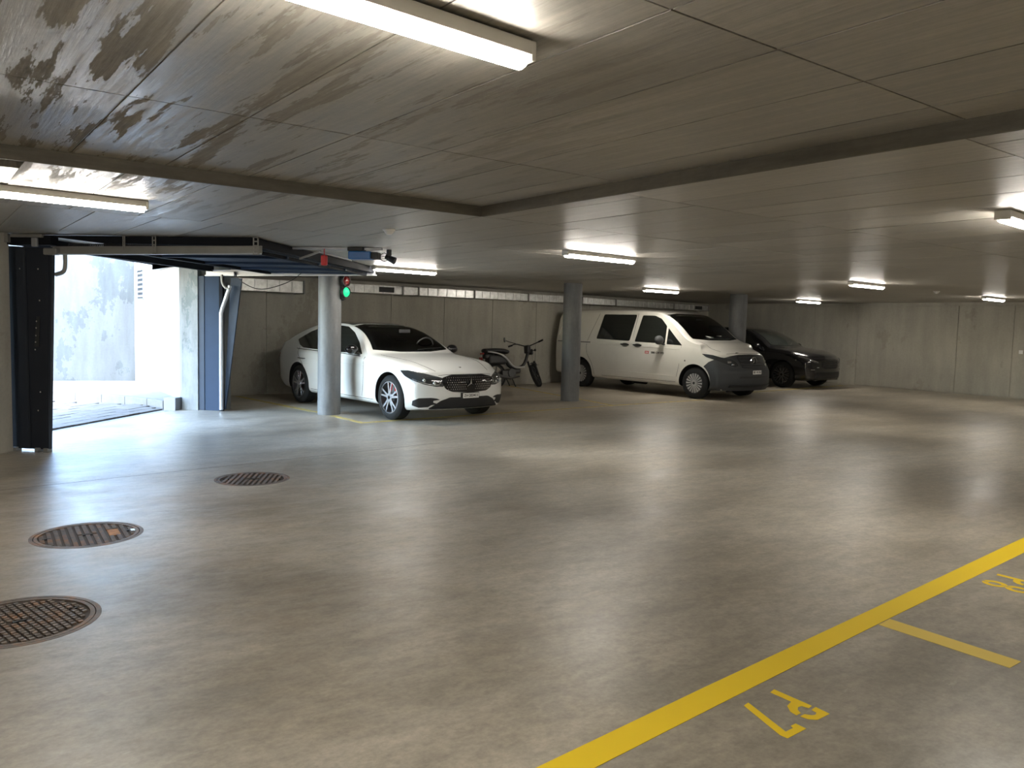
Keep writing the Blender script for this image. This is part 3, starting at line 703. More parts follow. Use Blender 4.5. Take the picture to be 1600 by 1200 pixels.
fwdh = fwd0; tl_dir = (-fwdh * math.cos(R(58)) + r0 * math.sin(R(58))).normalized()
tlp = Vector((5.24, 11.83, 0)) + r0 * .235 - fwdh * .03
tl = empty('traffic_light', (tlp.x, tlp.y, 2.0), math.atan2(tl_dir.y, tl_dir.x), 'small two-lamp traffic light with lit green lens mounted on the pale pillar', 'traffic light')
b = bmesh.new(); box(b, (-.03, 0, .01), (.05, .09, .40)); obj('backplate', b, M['black_plastic'], tl, bevel=.01)
b = bmesh.new(); box(b, (-.075, .03, .19), (.06, .03, .03)); box(b, (-.075, .03, -.19), (.06, .03, .03)); obj('bracket', b, M['black_plastic'], tl)
for z, mt, nm in ((.10, 'redlens', 'unlit dark red lens'), (-.075, 'green', 'lit green lens')):
    b = bmesh.new(); lathe(b, [(.055, -.01), (.082, -.01), (.086, .05), (.078, .05)], 32, 'X', (0, 0, z)); h_ = obj('lamp_housing', b, M['black_plastic'], tl, auto=40)
    b = bmesh.new(); lathe(b, [(.0005, .0), (.077, .0), (.074, .035), (.055, .06), (.03, .072), (.0005, .076)], 32, 'X', (0, 0, z)); l_ = obj('lens', b, M[mt], tl, auto=50); l_['label'] = nm
b = bmesh.new(); box(b, (21.26, 8.08, 1.12), (.04, .09, .09)); tag(obj('light_switch', b, M['white_plastic'], bevel=.005), 'small white switch box on the concrete wall at the right edge', 'switch')

# ------------------------------------------------------------------ ventilation ducts along the back wall
def duct(pts, z0, z1, depth, lab, flanges, vents, nm='ventilation_duct'):
    """pts: plan front line from left to right"""
    A = Vector((*pts[0], 0)); B = Vector((*pts[1], 0)); d = B - A; L = d.length; ang = math.atan2(d.y, d.x)
    t = empty(nm, (A.x, A.y, 0), ang, lab, 'duct'); h = z1 - z0
    edges = [0] + flanges + [L]
    for i, (a, c) in enumerate(zip(edges, edges[1:])):
        b = bmesh.new(); box(b, ((a + c) / 2, depth / 2, (z0 + z1) / 2), (c - a - .03, depth, h)); se = obj('duct_section', b, M['galv'], t)
        n_ = max(1, int((c - a) / .22)); b = bmesh.new()
        for k in range(1, n_): box(b, (a + (c - a) * k / n_, -.004, (z0 + z1) / 2), (.02, .012, h * .96))
        if n_ > 1: s_ = obj('stiffening_rib', b, M['galv_rib'], se); s_['kind'] = 'stuff'
        else: b.free()
    for x in edges:
        b = bmesh.new(); box(b, (x, depth / 2 - .01, (z0 + z1) / 2), (.03, depth + .04, h + .03)); obj('flange', b, M['rail_dull'], t)
    for x, w_ in vents:
        b = bmesh.new(); box(b, (x, -.006, (z0 + z1) / 2), (w_, .014, h * .66)); v_ = obj('vent_grille', b, M['black_plastic'], t)
    return t
duct(((4.62, 14.86), (6.1, 14.98)), 1.99, 2.215, .4, 'short galvanised duct on the back wall beside the open gate', [], [])
duct(((6.75, 15.04), (13.6, 15.50)), 2.06, 2.225, .33, 'long galvanised duct on the back wall behind the white saloon car', [1.62, 2.02, 3.55, 5.2], [(1.22, .36)])
duct(((13.80, 15.53), (20.3, 16.80)), 2.06, 2.215, .3, 'galvanised duct on the back wall above the white van', [1.5, 4.5], [(6.0, .42)])

# ------------------------------------------------------------------ vehicles
def herm(tab):
    xs_ = np.array([p[0] for p in tab], float); ys_ = np.array([p[1] for p in tab], float)
    o = np.argsort(xs_); xs_, ys_ = xs_[o], ys_[o]; h = np.diff(xs_); dl = np.diff(ys_) / h; m = np.zeros_like(xs_)
    m[0], m[-1] = dl[0], dl[-1]
    for i in range(1, len(xs_) - 1):
        if dl[i - 1] * dl[i] > 0:
            w1 = 2 * h[i] + h[i - 1]; w2 = h[i] + 2 * h[i - 1]; m[i] = (w1 + w2) / (w1 / dl[i - 1] + w2 / dl[i])
    def f(x):
        x = min(max(x, xs_[0]), xs_[-1]); i = min(max(np.searchsorted(xs_, x) - 1, 0), len(h) - 1); t = (x - xs_[i]) / h[i]
        return ((1 + 2 * t) * (1 - t) ** 2 * ys_[i] + t * (1 - t) ** 2 * h[i] * m[i] + t * t * (3 - 2 * t) * ys_[i + 1] + t * t * (t - 1) * h[i] * m[i + 1])
    return f
def sm01(t): t = min(max(t, 0), 1); return t * t * (3 - 2 * t)

class Car:
    def __init__(s, P):
        s.P = P; s.zt, s.zs, s.wd, s.zb = herm(P['top']), herm(P['belt']), herm(P['width']), herm(P['bottom'])
        s.xf, s.xr = P['xf'], P['xr']
    def section(s, x):
        zt, zs, w_, zb = s.zt(x), s.zs(x), s.wd(x), s.zb(x); P = s.P
        zs = min(zs, zt - .02); Gh = zt - zs
        wb = w_ * P.get('shoulder', .965); fl = P.get('flank', .30)
        ze = zt - min(P.get('crown', .055), .6 * Gh); ye = max(wb - P['tumble'] * (ze - zs) - P.get('tumble2', 0) * max(0, ze - zs - .1) ** 2, .25)
        mz = zb + (zs - zb) * .55
        pts = [(0, zb), (w_ * .78, zb), (w_ * .93, zb + .03), (w_ * .975, zb + .10), (w_ * .985, zb + (mz - zb) * .55), (w_, mz), (w_ * .998, mz + (zs - mz) * .55), (w_ * .988, zs - .05 * min(1, Gh * 4 + .4)), (wb, zs)]
        for t in (.18, .4, .62, .82): pts.append((wb + (ye - wb) * t, zs + (ze - zs) * t))
        pts += [(ye, ze), (ye * .93, ze + .5 * (zt - ze)), (ye * .75, ze + .78 * (zt - ze)), (ye * .4, ze + .95 * (zt - ze)), (0, zt)]
        return curve(pts, 4)
    def warp(s, x, y, z):
        P = s.P; k = sm01((x - P['nose0']) / (s.xf - P['nose0']))
        dx = -k * P['nose'] * (abs(y) / .9) ** P.get('nosep', 2.4)
        if 'rake' in P: dx -= k * P['rake'] * max(0, z - P['rakez'])
        if 'under' in P: dx -= k * P['under'] * max(0, P.get('underz', .35) - z)
        k2 = sm01((P['tail0'] - x) / (P['tail0'] - s.xr)); dx += k2 * P['tail'] * (abs(y) / .9) ** 2.4
        a, b_ = P['screen']; zc = s.zs(x)
        if z > zc and a < x < b_:
            t = (x - a) / (b_ - a); dx += .09 * math.sin(math.pi * t) * (1 - (abs(y) / .8) ** 2) * min(1, (z - zc) / .1)
        return (x + dx, y, z)
    def body(s, name, mat, parent, wheels, wr_, cab=None):
        xs_ = list(np.linspace(s.xr, s.xf, 120)); xs_ += [s.xf - .01, s.xf - .03, s.xr + .01, s.xr + .03]; xs_ = sorted(set(xs_))
        bm = bmesh.new(); rings = []
        for x in xs_:
            h = s.section(x); n = len(h)
            full = [(p[0], p[1]) for p in h] + [(-p[0], p[1]) for p in h[n - 2:0:-1]]
            rings.append((x, full))
        def capped(x, full, sgn):
            zc = sum(p[1] for p in full) / len(full); out = []
            for k, dx in ((.985, .012), (.95, .02), (.85, .026), (.7, .03), (.55, .032), (.4, .033), (.25, .034), (.12, .034)):
                out.append((x + sgn * dx, [(p[0] * k, zc + (p[1] - zc) * k) for p in full]))
            return out
        allr = capped(*rings[0], -1)[::-1] + rings + capped(*rings[-1], 1)
        V = [[bm.verts.new(s.warp(x, y, z)) for y, z in full] for x, full in allr]
        for A, B in zip(V, V[1:]):
            for k in range(len(A)): bm.faces.new((A[k], A[(k + 1) % len(A)], B[(k + 1) % len(A)], B[k]))
        bm.faces.new(V[0]); bm.faces.new(V[-1][::-1])
        bmesh.ops.recalc_face_normals(bm, faces=bm.faces[:])
        o = obj(name, bm, [mat, M['well']], None)
        cb = bmesh.new()
        for x, z in wheels:
            for sd in (-1, 1): cyl(cb, (x, sd * .58, z), (x, sd * 1.2, z), wr_, 56)
        if cab:
            yz, xa, xb = cab; A_ = [cb.verts.new((xa, y, z)) for y, z in yz]; B_ = [cb.verts.new((xb, y, z)) for y, z in yz]; m_ = len(yz)
            cb.faces.new(A_); cb.faces.new(B_[::-1])
            for i in range(m_): cb.faces.new((A_[i], B_[i], B_[(i + 1) % m_], A_[(i + 1) % m_]))
        for f in cb.faces: f.material_index = 1
        bm = bmesh.new(); bm.from_mesh(o.data); s.bvh = BVHTree.FromBMesh(bm); bm.free()
        boolean(o, cb, [mat, M['well']]); o.parent = parent
        me = o.data; me.polygons.foreach_set('use_smooth', [True] * len(me.polygons)); me.set_sharp_from_angle(angle=R(32))
        s.o = o; return o
    def ray(s, kind, u, v):
        if kind == 'R': o_, d = Vector((u, -3, v)), Vector((0, 1, 0))
        elif kind == 'L': o_, d = Vector((u, 3, v)), Vector((0, -1, 0))
        elif kind == 'F': o_, d = Vector((5, u, v)), Vector((-1, 0, 0))
        elif kind == 'B': o_, d = Vector((-9, u, v)), Vector((1, 0, 0))
        elif kind == 'T': o_, d = Vector((u, v, 4)), Vector((0, 0, -1))
        else:  # 'C' : u = angle around vertical axis at x = cx (0 = forward, + = left), v = z
            cx = s.P['cx']; dd_ = Vector((math.cos(u), math.sin(u), 0)); o_, d = Vector((cx, 0, v)) + dd_ * 4, -dd_
        h = s.bvh.ray_cast(o_, d)
        if h[0] is None:
            h = s.bvh.find_nearest(o_ + d * (3 if kind != 'T' else 2.5)); 
        return h[0], h[1]
    def patch(s, name, kind, outline, mat, parent, off=.004, thick=.012, res=.05, rnd=0, proud=None):
        pts = outline
        if rnd:
            P_ = [np.array(p, float) for p in outline]; q = []
            for i in range(len(P_)):
                a, b_, c = P_[i - 1], P_[i], P_[(i + 1) % len(P_)]
                ra = min(rnd, .45 * np.linalg.norm(b_ - a)); rb = min(rnd, .45 * np.linalg.norm(c - b_))
                p0 = b_ + (a - b_) / np.linalg.norm(a - b_) * ra; p2 = b_ + (c - b_) / np.linalg.norm(c - b_) * rb
                for t in (0, .33, .66, 1): q.append((1 - t) ** 2 * p0 + 2 * t * (1 - t) * b_ + t * t * p2)
            pts = q
        edge = []
        for i in range(len(pts)):
            a = np.array(pts[i - 1], float); b_ = np.array(pts[i], float); n_ = max(1, int(np.linalg.norm(b_ - a) / res))
            for k in range(n_): edge.append(Vector(a + (b_ - a) * k / n_))
        # inside test for grid points
        poly = [(p.x, p.y) for p in edge]; xs_ = [p[0] for p in poly]; ys_ = [p[1] for p in poly]
        def inside(x, y):
            c = False; j = len(poly) - 1
            for i in range(len(poly)):
                if (poly[i][1] > y) != (poly[j][1] > y) and x < (poly[j][0] - poly[i][0]) * (y - poly[i][1]) / (poly[j][1] - poly[i][1] + 1e-12) + poly[i][0]: c = not c
                j = i
            return c
        verts = list(edge); ne = len(edge)
        for x in np.arange(min(xs_) + res / 2, max(xs_), res):
            for y in np.arange(min(ys_) + res / 2, max(ys_), res):
                if inside(x, y) and all((abs(x - p[0]) + abs(y - p[1])) > res * .35 for p in poly): verts.append(Vector((x, y)))
        r = delaunay_2d_cdt(verts, [], [list(range(ne))], 1, 1e-6)
        bm = bmesh.new(); vt = []; bt = []
        for p in r[0]:
            h, n_ = s.ray(kind, p[0], p[1]); vt.append(bm.verts.new(h + n_ * off)); bt.append(bm.verts.new(h + n_ * (off - thick)))
        cnt = {}
        for f in r[2]:
            try: bm.faces.new([vt[i] for i in f])
            except ValueError: continue
            bm.faces.new([bt[i] for i in reversed(f)])
            for i in range(len(f)):
                e = (f[i], f[(i + 1) % len(f)]); cnt[e] = cnt.get(e, 0) + 1
        for (a, b_) in list(cnt):
            if (b_, a) not in cnt:
                try: bm.faces.new((vt[b_], vt[a], bt[a], bt[b_]))
                except ValueError: pass
        return obj(name, bm, mat, parent, auto=35)
    def seam(s, kind, pts, parent, name='panel_gap', r=.004, mat=None, off=-.001, n=6, smooth=True):
        q = curve(pts, n) if smooth else pts
        out = []
        for p in q:
            h, nn_ = s.ray(kind, p[0], p[1]); out.append(h + nn_ * off)
        b = bmesh.new(); tube(b, out, r, 6); return obj(name, b, mat or M['well'], parent, auto=50)

def wheel(parent, x, sd, r, w_, yo, rimr, style, rimmat, steer=0, back='well'):
    """tyre mesh is the wheel part; rim and disc are its sub-parts. yo = outer face |y|"""
    b = bmesh.new(); rr = rimr
    prof = [(rr, 0), (rr + .012, .008), (r - .05, .004), (r - .02, -.012), (r, -.035), (r, -w_ + .035), (r - .02, -w_ + .012), (rr, -w_), (rr - .02, -w_ / 2)]
    lathe(b, [(a, t) for a, t in prof], 64, 'Y'); wh = obj('wheel', b, M['rubber'], parent, auto=30)
    b = bmesh.new(); lathe(b, [(rr + .004, -.002), (rr - .014, .0), (rr - .02, -.03), (rr - .03, -.12), (rr - .03, -w_ + .02), (rr + .002, -w_ + .02)], 64, 'Y')
    obj('rim_barrel', b, M['dark_alloy'] if style == 'five' else M['grey_plastic'], wh, auto=30)
    b = bmesh.new(); cyl(b, (0, -.12, 0), (0, -.10, 0), rr - .06, 40); obj('brake_disc', b, M['engine'] if style != 'cap' else M['well'], wh, auto=30)
    b = bmesh.new()
    def spoke(a0, a1, r_0, r_1, w0, w1, y0, y1, th=.02):
        p = []
        for rad, a, hw, y in ((r_0, a0, w0, y0), (r_1, a1, w1, y1)):
            c_, s_ = math.cos(a), math.sin(a); tx, tz = -s_, c_
            for q in (-1, 1): p.append((rad * c_ + tx * hw * q, y, rad * s_ + tz * hw * q))
        f = [b.verts.new(v) for v in p]; g = [b.verts.new((v[0], v[1] - th, v[2])) for v in p]
        for idx in ((0, 1, 3, 2),): b.faces.new([f[i] for i in idx]); b.faces.new([g[i] for i in idx][::-1])
        for i, j in ((0, 1), (1, 3), (3, 2), (2, 0)): b.faces.new((f[i], g[i], g[j], f[j]))
    ro = rr - .012
    if style == 'five':
        for k in range(5):
            a = 2 * math.pi * k / 5 + math.pi / 2
            for q in (-1, 1):
                spoke(a + q * .16, a + q * .21, .055, ro, .019, .014, -.006, -.008)
        cyl(b, (0, -.03, 0), (0, -.004, 0), .072, 28); 
    elif style == 'cap':
        for k in range(18):
            a = 2 * math.pi * k / 18; spoke(a, a, .052, ro + .004, .006, .023, .004, .002, .012)
        cyl(b, (0, -.02, 0), (0, .008, 0), .06, 28)
    else:
        for k in range(10):
            a = 2 * math.pi * k / 10
            for q in (-1, 1): spoke(a + q * .02, a + q * .16, .10, ro, .008, .008, -.008, -.006); 
            spoke(a, a, .05, .12, .012, .014, -.012, -.009)
        cyl(b, (0, -.03, 0), (0, -.006, 0), .06, 28)
    obj('rim', b, rimmat, wh, bevel=.002, seg=1)
    b = bmesh.new(); cyl(b, (0, -.01, 0), (0, .004 if style != 'cap' else .013, 0), .028, 20); obj('hub_cap', b, M['gloss_black'] if style == 'black' else M['chrome'] if style == 'five' else M['grey_plastic'], wh, auto=30)
    if style == 'five':
        b = bmesh.new(); box(b, (-.1 * 1, -.09, .12), (.10, .05, .12)); obj('brake_caliper', b, M['red'], wh, bevel=.01)
    wh.location = (x, sd * yo, r); wh.rotation_euler = (0, 0, (0 if sd > 0 else math.pi) + steer)
    return wh

def star(b, c, r, fw_, th=.008, ring=True):
    """three-pointed star in the y-z plane facing +x"""
    for k in range(3):
        a = math.pi / 2 + 2 * math.pi * k / 3; ca, sa = math.cos(a), math.sin(a)
        tip = b.verts.new((c[0] + th * .3, c[1] + r * ca, c[2] + r * sa)); mid = b.verts.new((c[0] + th, c[1], c[2]))
        l_ = b.verts.new((c[0], c[1] - sa * r * .13 + ca * .1 * r, c[2] + ca * r * .13 + sa * .1 * r)); r_ = b.verts.new((c[0], c[1] + sa * r * .13 + ca * .1 * r, c[2] - ca * r * .13 + sa * .1 * r))
        b.faces.new((l_, tip, mid)); b.faces.new((tip, r_, mid)); b.faces.new((l_, r_, tip))
        b.faces.new((l_, mid, r_))
    if ring: lathe(b, [(r * .98, -.004), (r * 1.06, -.004), (r * 1.06, .008), (r * .98, .008)], 40, 'X', c)
    return b
def plate(parent, x, z, txt, car=None, w_=.30, h=.08, rake=0):
    pr = obj('number_plate', box(bmesh.new(), (x, 0, z), (.012, w_, h)), M['plate'], parent, bevel=.003)
    b = text_bm(txt, h * .80, .0015, .0008)
    mw = max(v.co.x for v in b.verts) - min(v.co.x for v in b.verts)
    bmesh.ops.transform(b, matrix=Matrix.Translation((x + .007, 0, z)) @ Matrix.Rotation(R(90), 4, 'Z') @ Matrix.Rotation(R(90), 4, 'X') @ Matrix.Diagonal((min(1, w_ * .93 / mw), 1, 1, 1)), verts=b.verts[:])
    obj('plate_lettering', b, M['ink'], pr)
    return pr

def border(cr, par, out, k, off):
    c = np.array([0, sum(p[1] for p in out) / len(out)])
    q = [tuple(c + (np.array(p) - c) * k) for p in out]; o_ = [tuple(c + (np.array(p) - c) * .995) for p in out]
    for i in range(len(out)): cr.patch('glass_border', 'F', [o_[i - 1], o_[i], q[i], q[i - 1]], M['gloss_black'], par, off=off, thick=.004, res=.04)

def cabin(par, xs_, zf, zh, ys, xw, yw):
    for sd in (-1, 1):
        b = bmesh.new(); box(b, (xs_, sd * ys, (zf + zh - .12) / 2), (.10, .42, zh - .12 - zf)); obj('seat_back', b, M['cabin'], par, bevel=.03, seg=3)
        b = bmesh.new(); box(b, (xs_ - .02, sd * ys, zh - .06), (.07, .22, .11)); obj('headrest', b, M['cabin'], par, bevel=.025, seg=3)
    b = bmesh.new(); n_ = 20
    pts_ = [(xw + .05 * math.sin(2 * math.pi * i / n_), yw + .17 * math.cos(2 * math.pi * i / n_), zf + .02 + .14 * math.sin(2 * math.pi * i / n_)) for i in range(n_ + 1)]
    tube(b, pts_, .014, 8); obj('steering_wheel', b, M['cabin'], par, auto=50)
    b = bmesh.new(); box(b, (xw - .1, 0, zh - .03), (.02, .22, .06)); obj('rear_view_mirror', b, M['cabin'], par, bevel=.01)

# ---------- white saloon
rad = R(-85.1)
sal = empty('saloon_car', (6.64, 10.85, 0), rad, 'shiny white four-door saloon car with black grille behind the pale pillar', 'car')
PS = dict(xf=.80, xr=-4.06, cx=-.6,
    top=[(.80, .70), (.76, .755), (.66, .80), (.4, .865), (.0, .925), (-.4, .965), (-.62, .99), (-.95, 1.165), (-1.3, 1.325), (-1.6, 1.41), (-1.95, 1.455), (-2.4, 1.462), (-2.8, 1.425), (-3.1, 1.345), (-3.4, 1.23), (-3.62, 1.14), (-3.85, 1.10), (-4.0, 1.07), (-4.06, 1.0)],
    belt=[(.80, .62), (.66, .72), (.4, .79), (0, .85), (-.4, .89), (-.62, .905), (-1.5, .925), (-2.5, .945), (-3.2, .965), (-3.7, .97), (-4.06, .90)],
    width=[(.80, .84), (.7, .875), (.5, .905), (.2, .92), (-.4, .925), (-1.6, .925), (-3, .925), (-3.5, .91), (-3.85, .885), (-4.0, .85), (-4.06, .80)],
    bottom=[(.80, .20), (.5, .17), (-.5, .19), (-2.5, .2), (-3.5, .22), (-4.06, .32)],
    tumble=.60, tumble2=.25, crown=.05, shoulder=.955, nose=.27, nose0=.1, tail=.22, tail0=-3.4, screen=(-1.7, -.45), rake=.35, rakez=.62, under=.25, underz=.35)
car = Car(PS)
car.body('body', M['white_paint'], sal, [(0, .345), (-2.94, .345)], .383, ([(-.69, 1.05), (.69, 1.05), (.52, 1.38), (-.52, 1.38)], -2.1, .5))
for x in (0, -2.94):
    for sd in (-1, 1): wheel(sal, x, sd, .34, .23, .905, .245, 'five', M['silver'])
gl = M['glass']
car.patch('windscreen', 'F', [(-.735, 1.03), (-.3, 1.0), (.3, 1.0), (.735, 1.03), (.56, 1.39), (.3, 1.425), (-.3, 1.425), (-.56, 1.39)], M['screen'], sal, rnd=.03, off=.008, thick=.006, res=.04)
border(car, sal, [(-.735, 1.03), (-.3, 1.0), (.3, 1.0), (.735, 1.03), (.56, 1.39), (.3, 1.425), (-.3, 1.425), (-.56, 1.39)], .90, .003)
cabin(sal, -1.55, 1.065, 1.36, .36, -.85, .34)
car.patch('roof_panel', 'T', [(-1.72, -.53), (-1.80, 0), (-1.72, .53), (-2.9, .50), (-2.95, 0), (-2.9, -.50)], M['gloss_black'], sal, rnd=.05)
car.patch('rear_window', 'B', [(-.58, 1.14), (.58, 1.14), (.45, 1.40), (-.45, 1.40)], gl, sal, rnd=.04)
for k in ('R', 'L'):
    car.patch('side_window', k, [(-.86, .955), (-2.02, .965), (-2.02, 1.395), (-1.75, 1.38), (-1.45, 1.29), (-1.12, 1.13)], gl, sal, rnd=.025)
    car.patch('side_window', k, [(-2.09, .965), (-2.85, .985), (-3.02, 1.03), (-3.2, 1.12), (-2.9, 1.27), (-2.6, 1.36), (-2.09, 1.385)], gl, sal, rnd=.03)
    car.seam(k, [(-.88, .925), (-1.5, .945), (-2.3, .95), (-3.05, .965)], sal, 'window_trim', .006, M['gloss_black'], .002)
    car.seam(k, [(-.74, .92), (-.72, .6), (-.78, .3)], sal); car.seam(k, [(-2.05, .95), (-2.06, .6), (-2.05, .28)], sal)
    car.seam(k, [(-2.98, 1.0), (-2.92, .85), (-2.72, .65), (-2.62, .5), (-2.6, .3)], sal)
    car.seam(k, [(-.45, .27), (-1.5, .275), (-2.5, .28)], sal, 'sill_gap', .004)
    car.seam(k, [(-.5, .80), (-1.5, .79), (-2.6, .82), (-3.4, .86)], sal, 'shoulder_crease', .003, M['white_paint'], .001)
    sd = -1 if k == 'R' else 1
    for x in (-1.86, -2.78):
        h, n_ = car.ray(k, x, .80); b = bmesh.new(); tube(b, curve([h + Vector((-.11, 0, 0)), h + Vector((-.09, sd * .032, .004)), h + Vector((.09, sd * .032, .0)), h + Vector((.11, 0, 0))], 4), .011, 8); obj('door_handle', b, M['silver'], sal, auto=50)
# mirrors
def mirror(parent, p, sc_, mat, sd):
    b = bmesh.new(); bmesh.ops.create_uvsphere(b, u_segments=24, v_segments=14, radius=1, matrix=Matrix.Translation(p) @ Matrix.Diagonal((*sc_, 1)))
    for v in b.verts:
        if v.co.x < p[0] - sc_[0] * .35: v.co.x = p[0] - sc_[0] * .35
    m_ = obj('wing_mirror', b, mat, parent, smooth=True)
    b = bmesh.new(); bmesh.ops.create_circle(b, cap_ends=True, segments=24, radius=1, matrix=Matrix.Translation((p[0] - sc_[0] * .36, p[1], p[2])) @ Matrix.Rotation(R(90), 4, 'Y') @ Matrix.Diagonal((sc_[2] * .8, sc_[1] * .8, 1, 1)))
    obj('mirror_glass', b, M['chrome'], m_)
    b = bmesh.new(); tube(b, [(p[0] + .0, p[1], p[2] - sc_[2] * .5), (p[0] + .03, p[1] - sd * sc_[1] * .9, p[2] - sc_[2] * .9), (p[0] + .03, p[1] - sd * (sc_[1] + .09), p[2] - sc_[2] * 1.0)], .02, 8); obj('mirror_arm', b, mat, m_)
for sd in (-1, 1): mirror(sal, (-.95, sd * 1.0, 1.03), (.075, .11, .075), M['gloss_black'], sd)
# front end
def cyan(x, y): return math.atan2(y, x - PS['cx'])
car.patch('grille', 'F', [(-.47, .675), (-.3, .712), (.3, .712), (.47, .675), (.485, .61), (.43, .51), (.32, .465), (0, .45), (-.32, .465), (-.43, .51), (-.485, .61)], M['gloss_black'], sal, rnd=.03, off=.006, res=.03)
gr = bmesh.new()
for row in range(6):
    z = .675 - row * .034
    for i in range(-11, 12):
        y = i * .037 + (.018 if row % 2 else 0)
        if abs(y) > .42 - max(0, .53 - z) * 1.0 or (abs(y) < .075 and z < .63): continue
        h, n_ = car.ray('F', y, z); box(gr, h + Vector((.010, 0, 0)), (.006, .009, .013))
st = obj('grille_studs', gr, M['chrome'], sal); st['kind'] = 'stuff'
h, n_ = car.ray('F', 0, .572); b = bmesh.new(); star(b, (h.x + .016, 0, .585), .088, 0, .018, False); obj('grille_emblem', b, M['chrome'], sal)['label'] = 'chrome three-pointed star'
car.patch('lower_intake', 'F', [(-.36, .385), (.36, .385), (.50, .335), (.60, .255), (.66, .215), (-.66, .215), (-.60, .255), (-.50, .335)], M['black_plastic'], sal, rnd=.03, off=.012, thick=.03, res=.03)
car.patch('front_splitter', 'F', [(-.62, .232), (.62, .232), (.60, .217), (-.60, .217)], M['gloss_black'], sal, off=.02)
for sd in (-1, 1):
    car.patch('side_intake', 'C', [(sd * R(a), z) for a, z in ((22.5, .372), (26, .382), (33, .375), (36.5, .335), (37, .265), (33, .235), (27.5, .245), (25.5, .275), (21, .285), (24.5, .31), (24.5, .34), (20.5, .352))], M['black_plastic'], sal, res=.02, rnd=.008, off=.007, thick=.02)
    car.patch('headlamp', 'C', [(sd * R(a), z) for a, z in ((18.2, .665), (17.8, .60), (18.6, .545), (23, .545), (30, .578), (37, .635), (42, .69), (45.5, .765), (40, .77), (30, .735), (22, .69))], M['lens'], sal, res=.02, rnd=.01, off=.004)
    for a, z in ((24, .60), (30, .635)):
        h, n_ = car.ray('C', sd * R(a), z); b = bmesh.new(); bmesh.ops.create_uvsphere(b, u_segments=16, v_segments=10, radius=.026, matrix=Matrix.Translation(h)); obj('lamp_projector', b, M['lens_bright'], sal, smooth=True)
    car.seam('C', [(sd * R(a), z) for a, z in ((21, .575), (26, .575), (32, .612), (37, .65))], sal, 'daylight_strip', .005, M['lens_bright'], .004)
    car.seam('C', [(sd * R(a), z) for a, z in ((20.5, .66), (20.2, .62), (20.8, .59))], sal, 'daylight_strip', .005, M['lens_bright'], .004)
    car.patch('tail_lamp', 'L' if sd > 0 else 'R', [(-3.70, .86), (-3.98, .87), (-3.98, .76), (-3.85, .78)], M['taillamp'], sal, rnd=.02)
    car.seam('T', [(.62, sd * .50), (.3, sd * .60), (-.1, sd * .68), (-.5, sd * .74)], sal, 'bonnet_gap', .004)
car.seam('F', [(-.5, .705), (-.3, .718), (.3, .718), (.5, .705)], sal, 'bonnet_gap', .004)
h, n_ = car.ray('T', .56, 0); b = bmesh.new(); cyl(b, h - Vector((0, 0, .01)), h + Vector((0, 0, .006)), .024, 20); obj('bonnet_badge', b, M['silver'], sal)
h, n_ = car.ray('F', 0, .41); plate(sal, h.x + .02, .405, 'ZH\u00b7203411', w_=.30, h=.075)
b = bmesh.new(); box(b, (h.x + .008, -.01, .405), (.02, .34, .095)); obj('plate_holder', b, M['black_plastic'], sal)
# wipers
b = bmesh.new(); w1 = [car.ray('F', y, z)[0] + Vector((.015, 0, .012)) for y, z in ((.05, 1.02), (.3, 1.04), (.6, 1.05))]; tube(b, w1, .008, 6); obj('wiper', b, M['black_plastic'], sal)

# ---------- white van
van = empty('van', (14.19, 11.32, 0), R(-87), 'white panel van with dark grey bumper parked against the back wall', 'van')
PV = dict(xf=.86, xr=-4.42, cx=-.9,
    top=[(.86, .98), (.84, 1.0), (.78, 1.035), (.55, 1.10), (.2, 1.185), (-.05, 1.235), (-.2, 1.30), (-.5, 1.53), (-.8, 1.725), (-1.0, 1.815), (-1.25, 1.865), (-1.7, 1.895), (-2.8, 1.905), (-4.0, 1.89), (-4.32, 1.85), (-4.40, 1.78), (-4.42, 1.70)],
    belt=[(.86, .90), (.7, .97), (.3, 1.06), (0, 1.10), (-.3, 1.12), (-1, 1.13), (-3, 1.14), (-4.42, 1.14)],
    width=[(.86, .90), (.75, .925), (.45, .95), (0, .96), (-1, .964), (-3.6, .964), (-4.1, .955), (-4.32, .93), (-4.42, .90)],
    bottom=[(.86, .22), (.5, .2), (-.5, .24), (-3, .25), (-4.42, .3)],
    tumble=.13, tumble2=.30, crown=.05, shoulder=.98, nose=.27, nose0=.0, tail=.06, tail0=-4.1, screen=(-1.2, 0.05), rake=.55, rakez=.60, under=.3, underz=.36)
cv = Car(PV)
cv.body('body', M['van_paint'], van, [(0, .34), (-3.43, .34)], .40, ([(-.76, 1.285), (.76, 1.285), (.70, 1.765), (-.70, 1.765)], -1.6, .6))
for x in (0, -3.43):
    for sd in (-1, 1): wheel(van, x, sd, .335, .21, .93, .215, 'cap', M['hubcap'])
cv.patch('windscreen', 'F', [(-.80, 1.27), (-.4, 1.245), (.4, 1.245), (.80, 1.27), (.735, 1.78), (.4, 1.81), (-.4, 1.81), (-.735, 1.78)], M['screen'], van, rnd=.04, thick=.006)
border(cv, van, [(-.80, 1.27), (-.4, 1.245), (.4, 1.245), (.80, 1.27), (.735, 1.78), (.4, 1.81), (-.4, 1.81), (-.735, 1.78)], .91, .002)
cabin(van, -1.25, 1.30, 1.70, .40, -.55, .40)
b = bmesh.new(); box(b, (-.22, -.15, 1.325), (.16, .34, .012), Matrix.Rotation(R(12), 4, 'Z') @ Matrix.Rotation(R(18), 4, 'Y')); box(b, (-.27, .12, 1.335), (.14, .22, .02), R(-8)); obj('dashboard_papers', b, M['paper'], van)
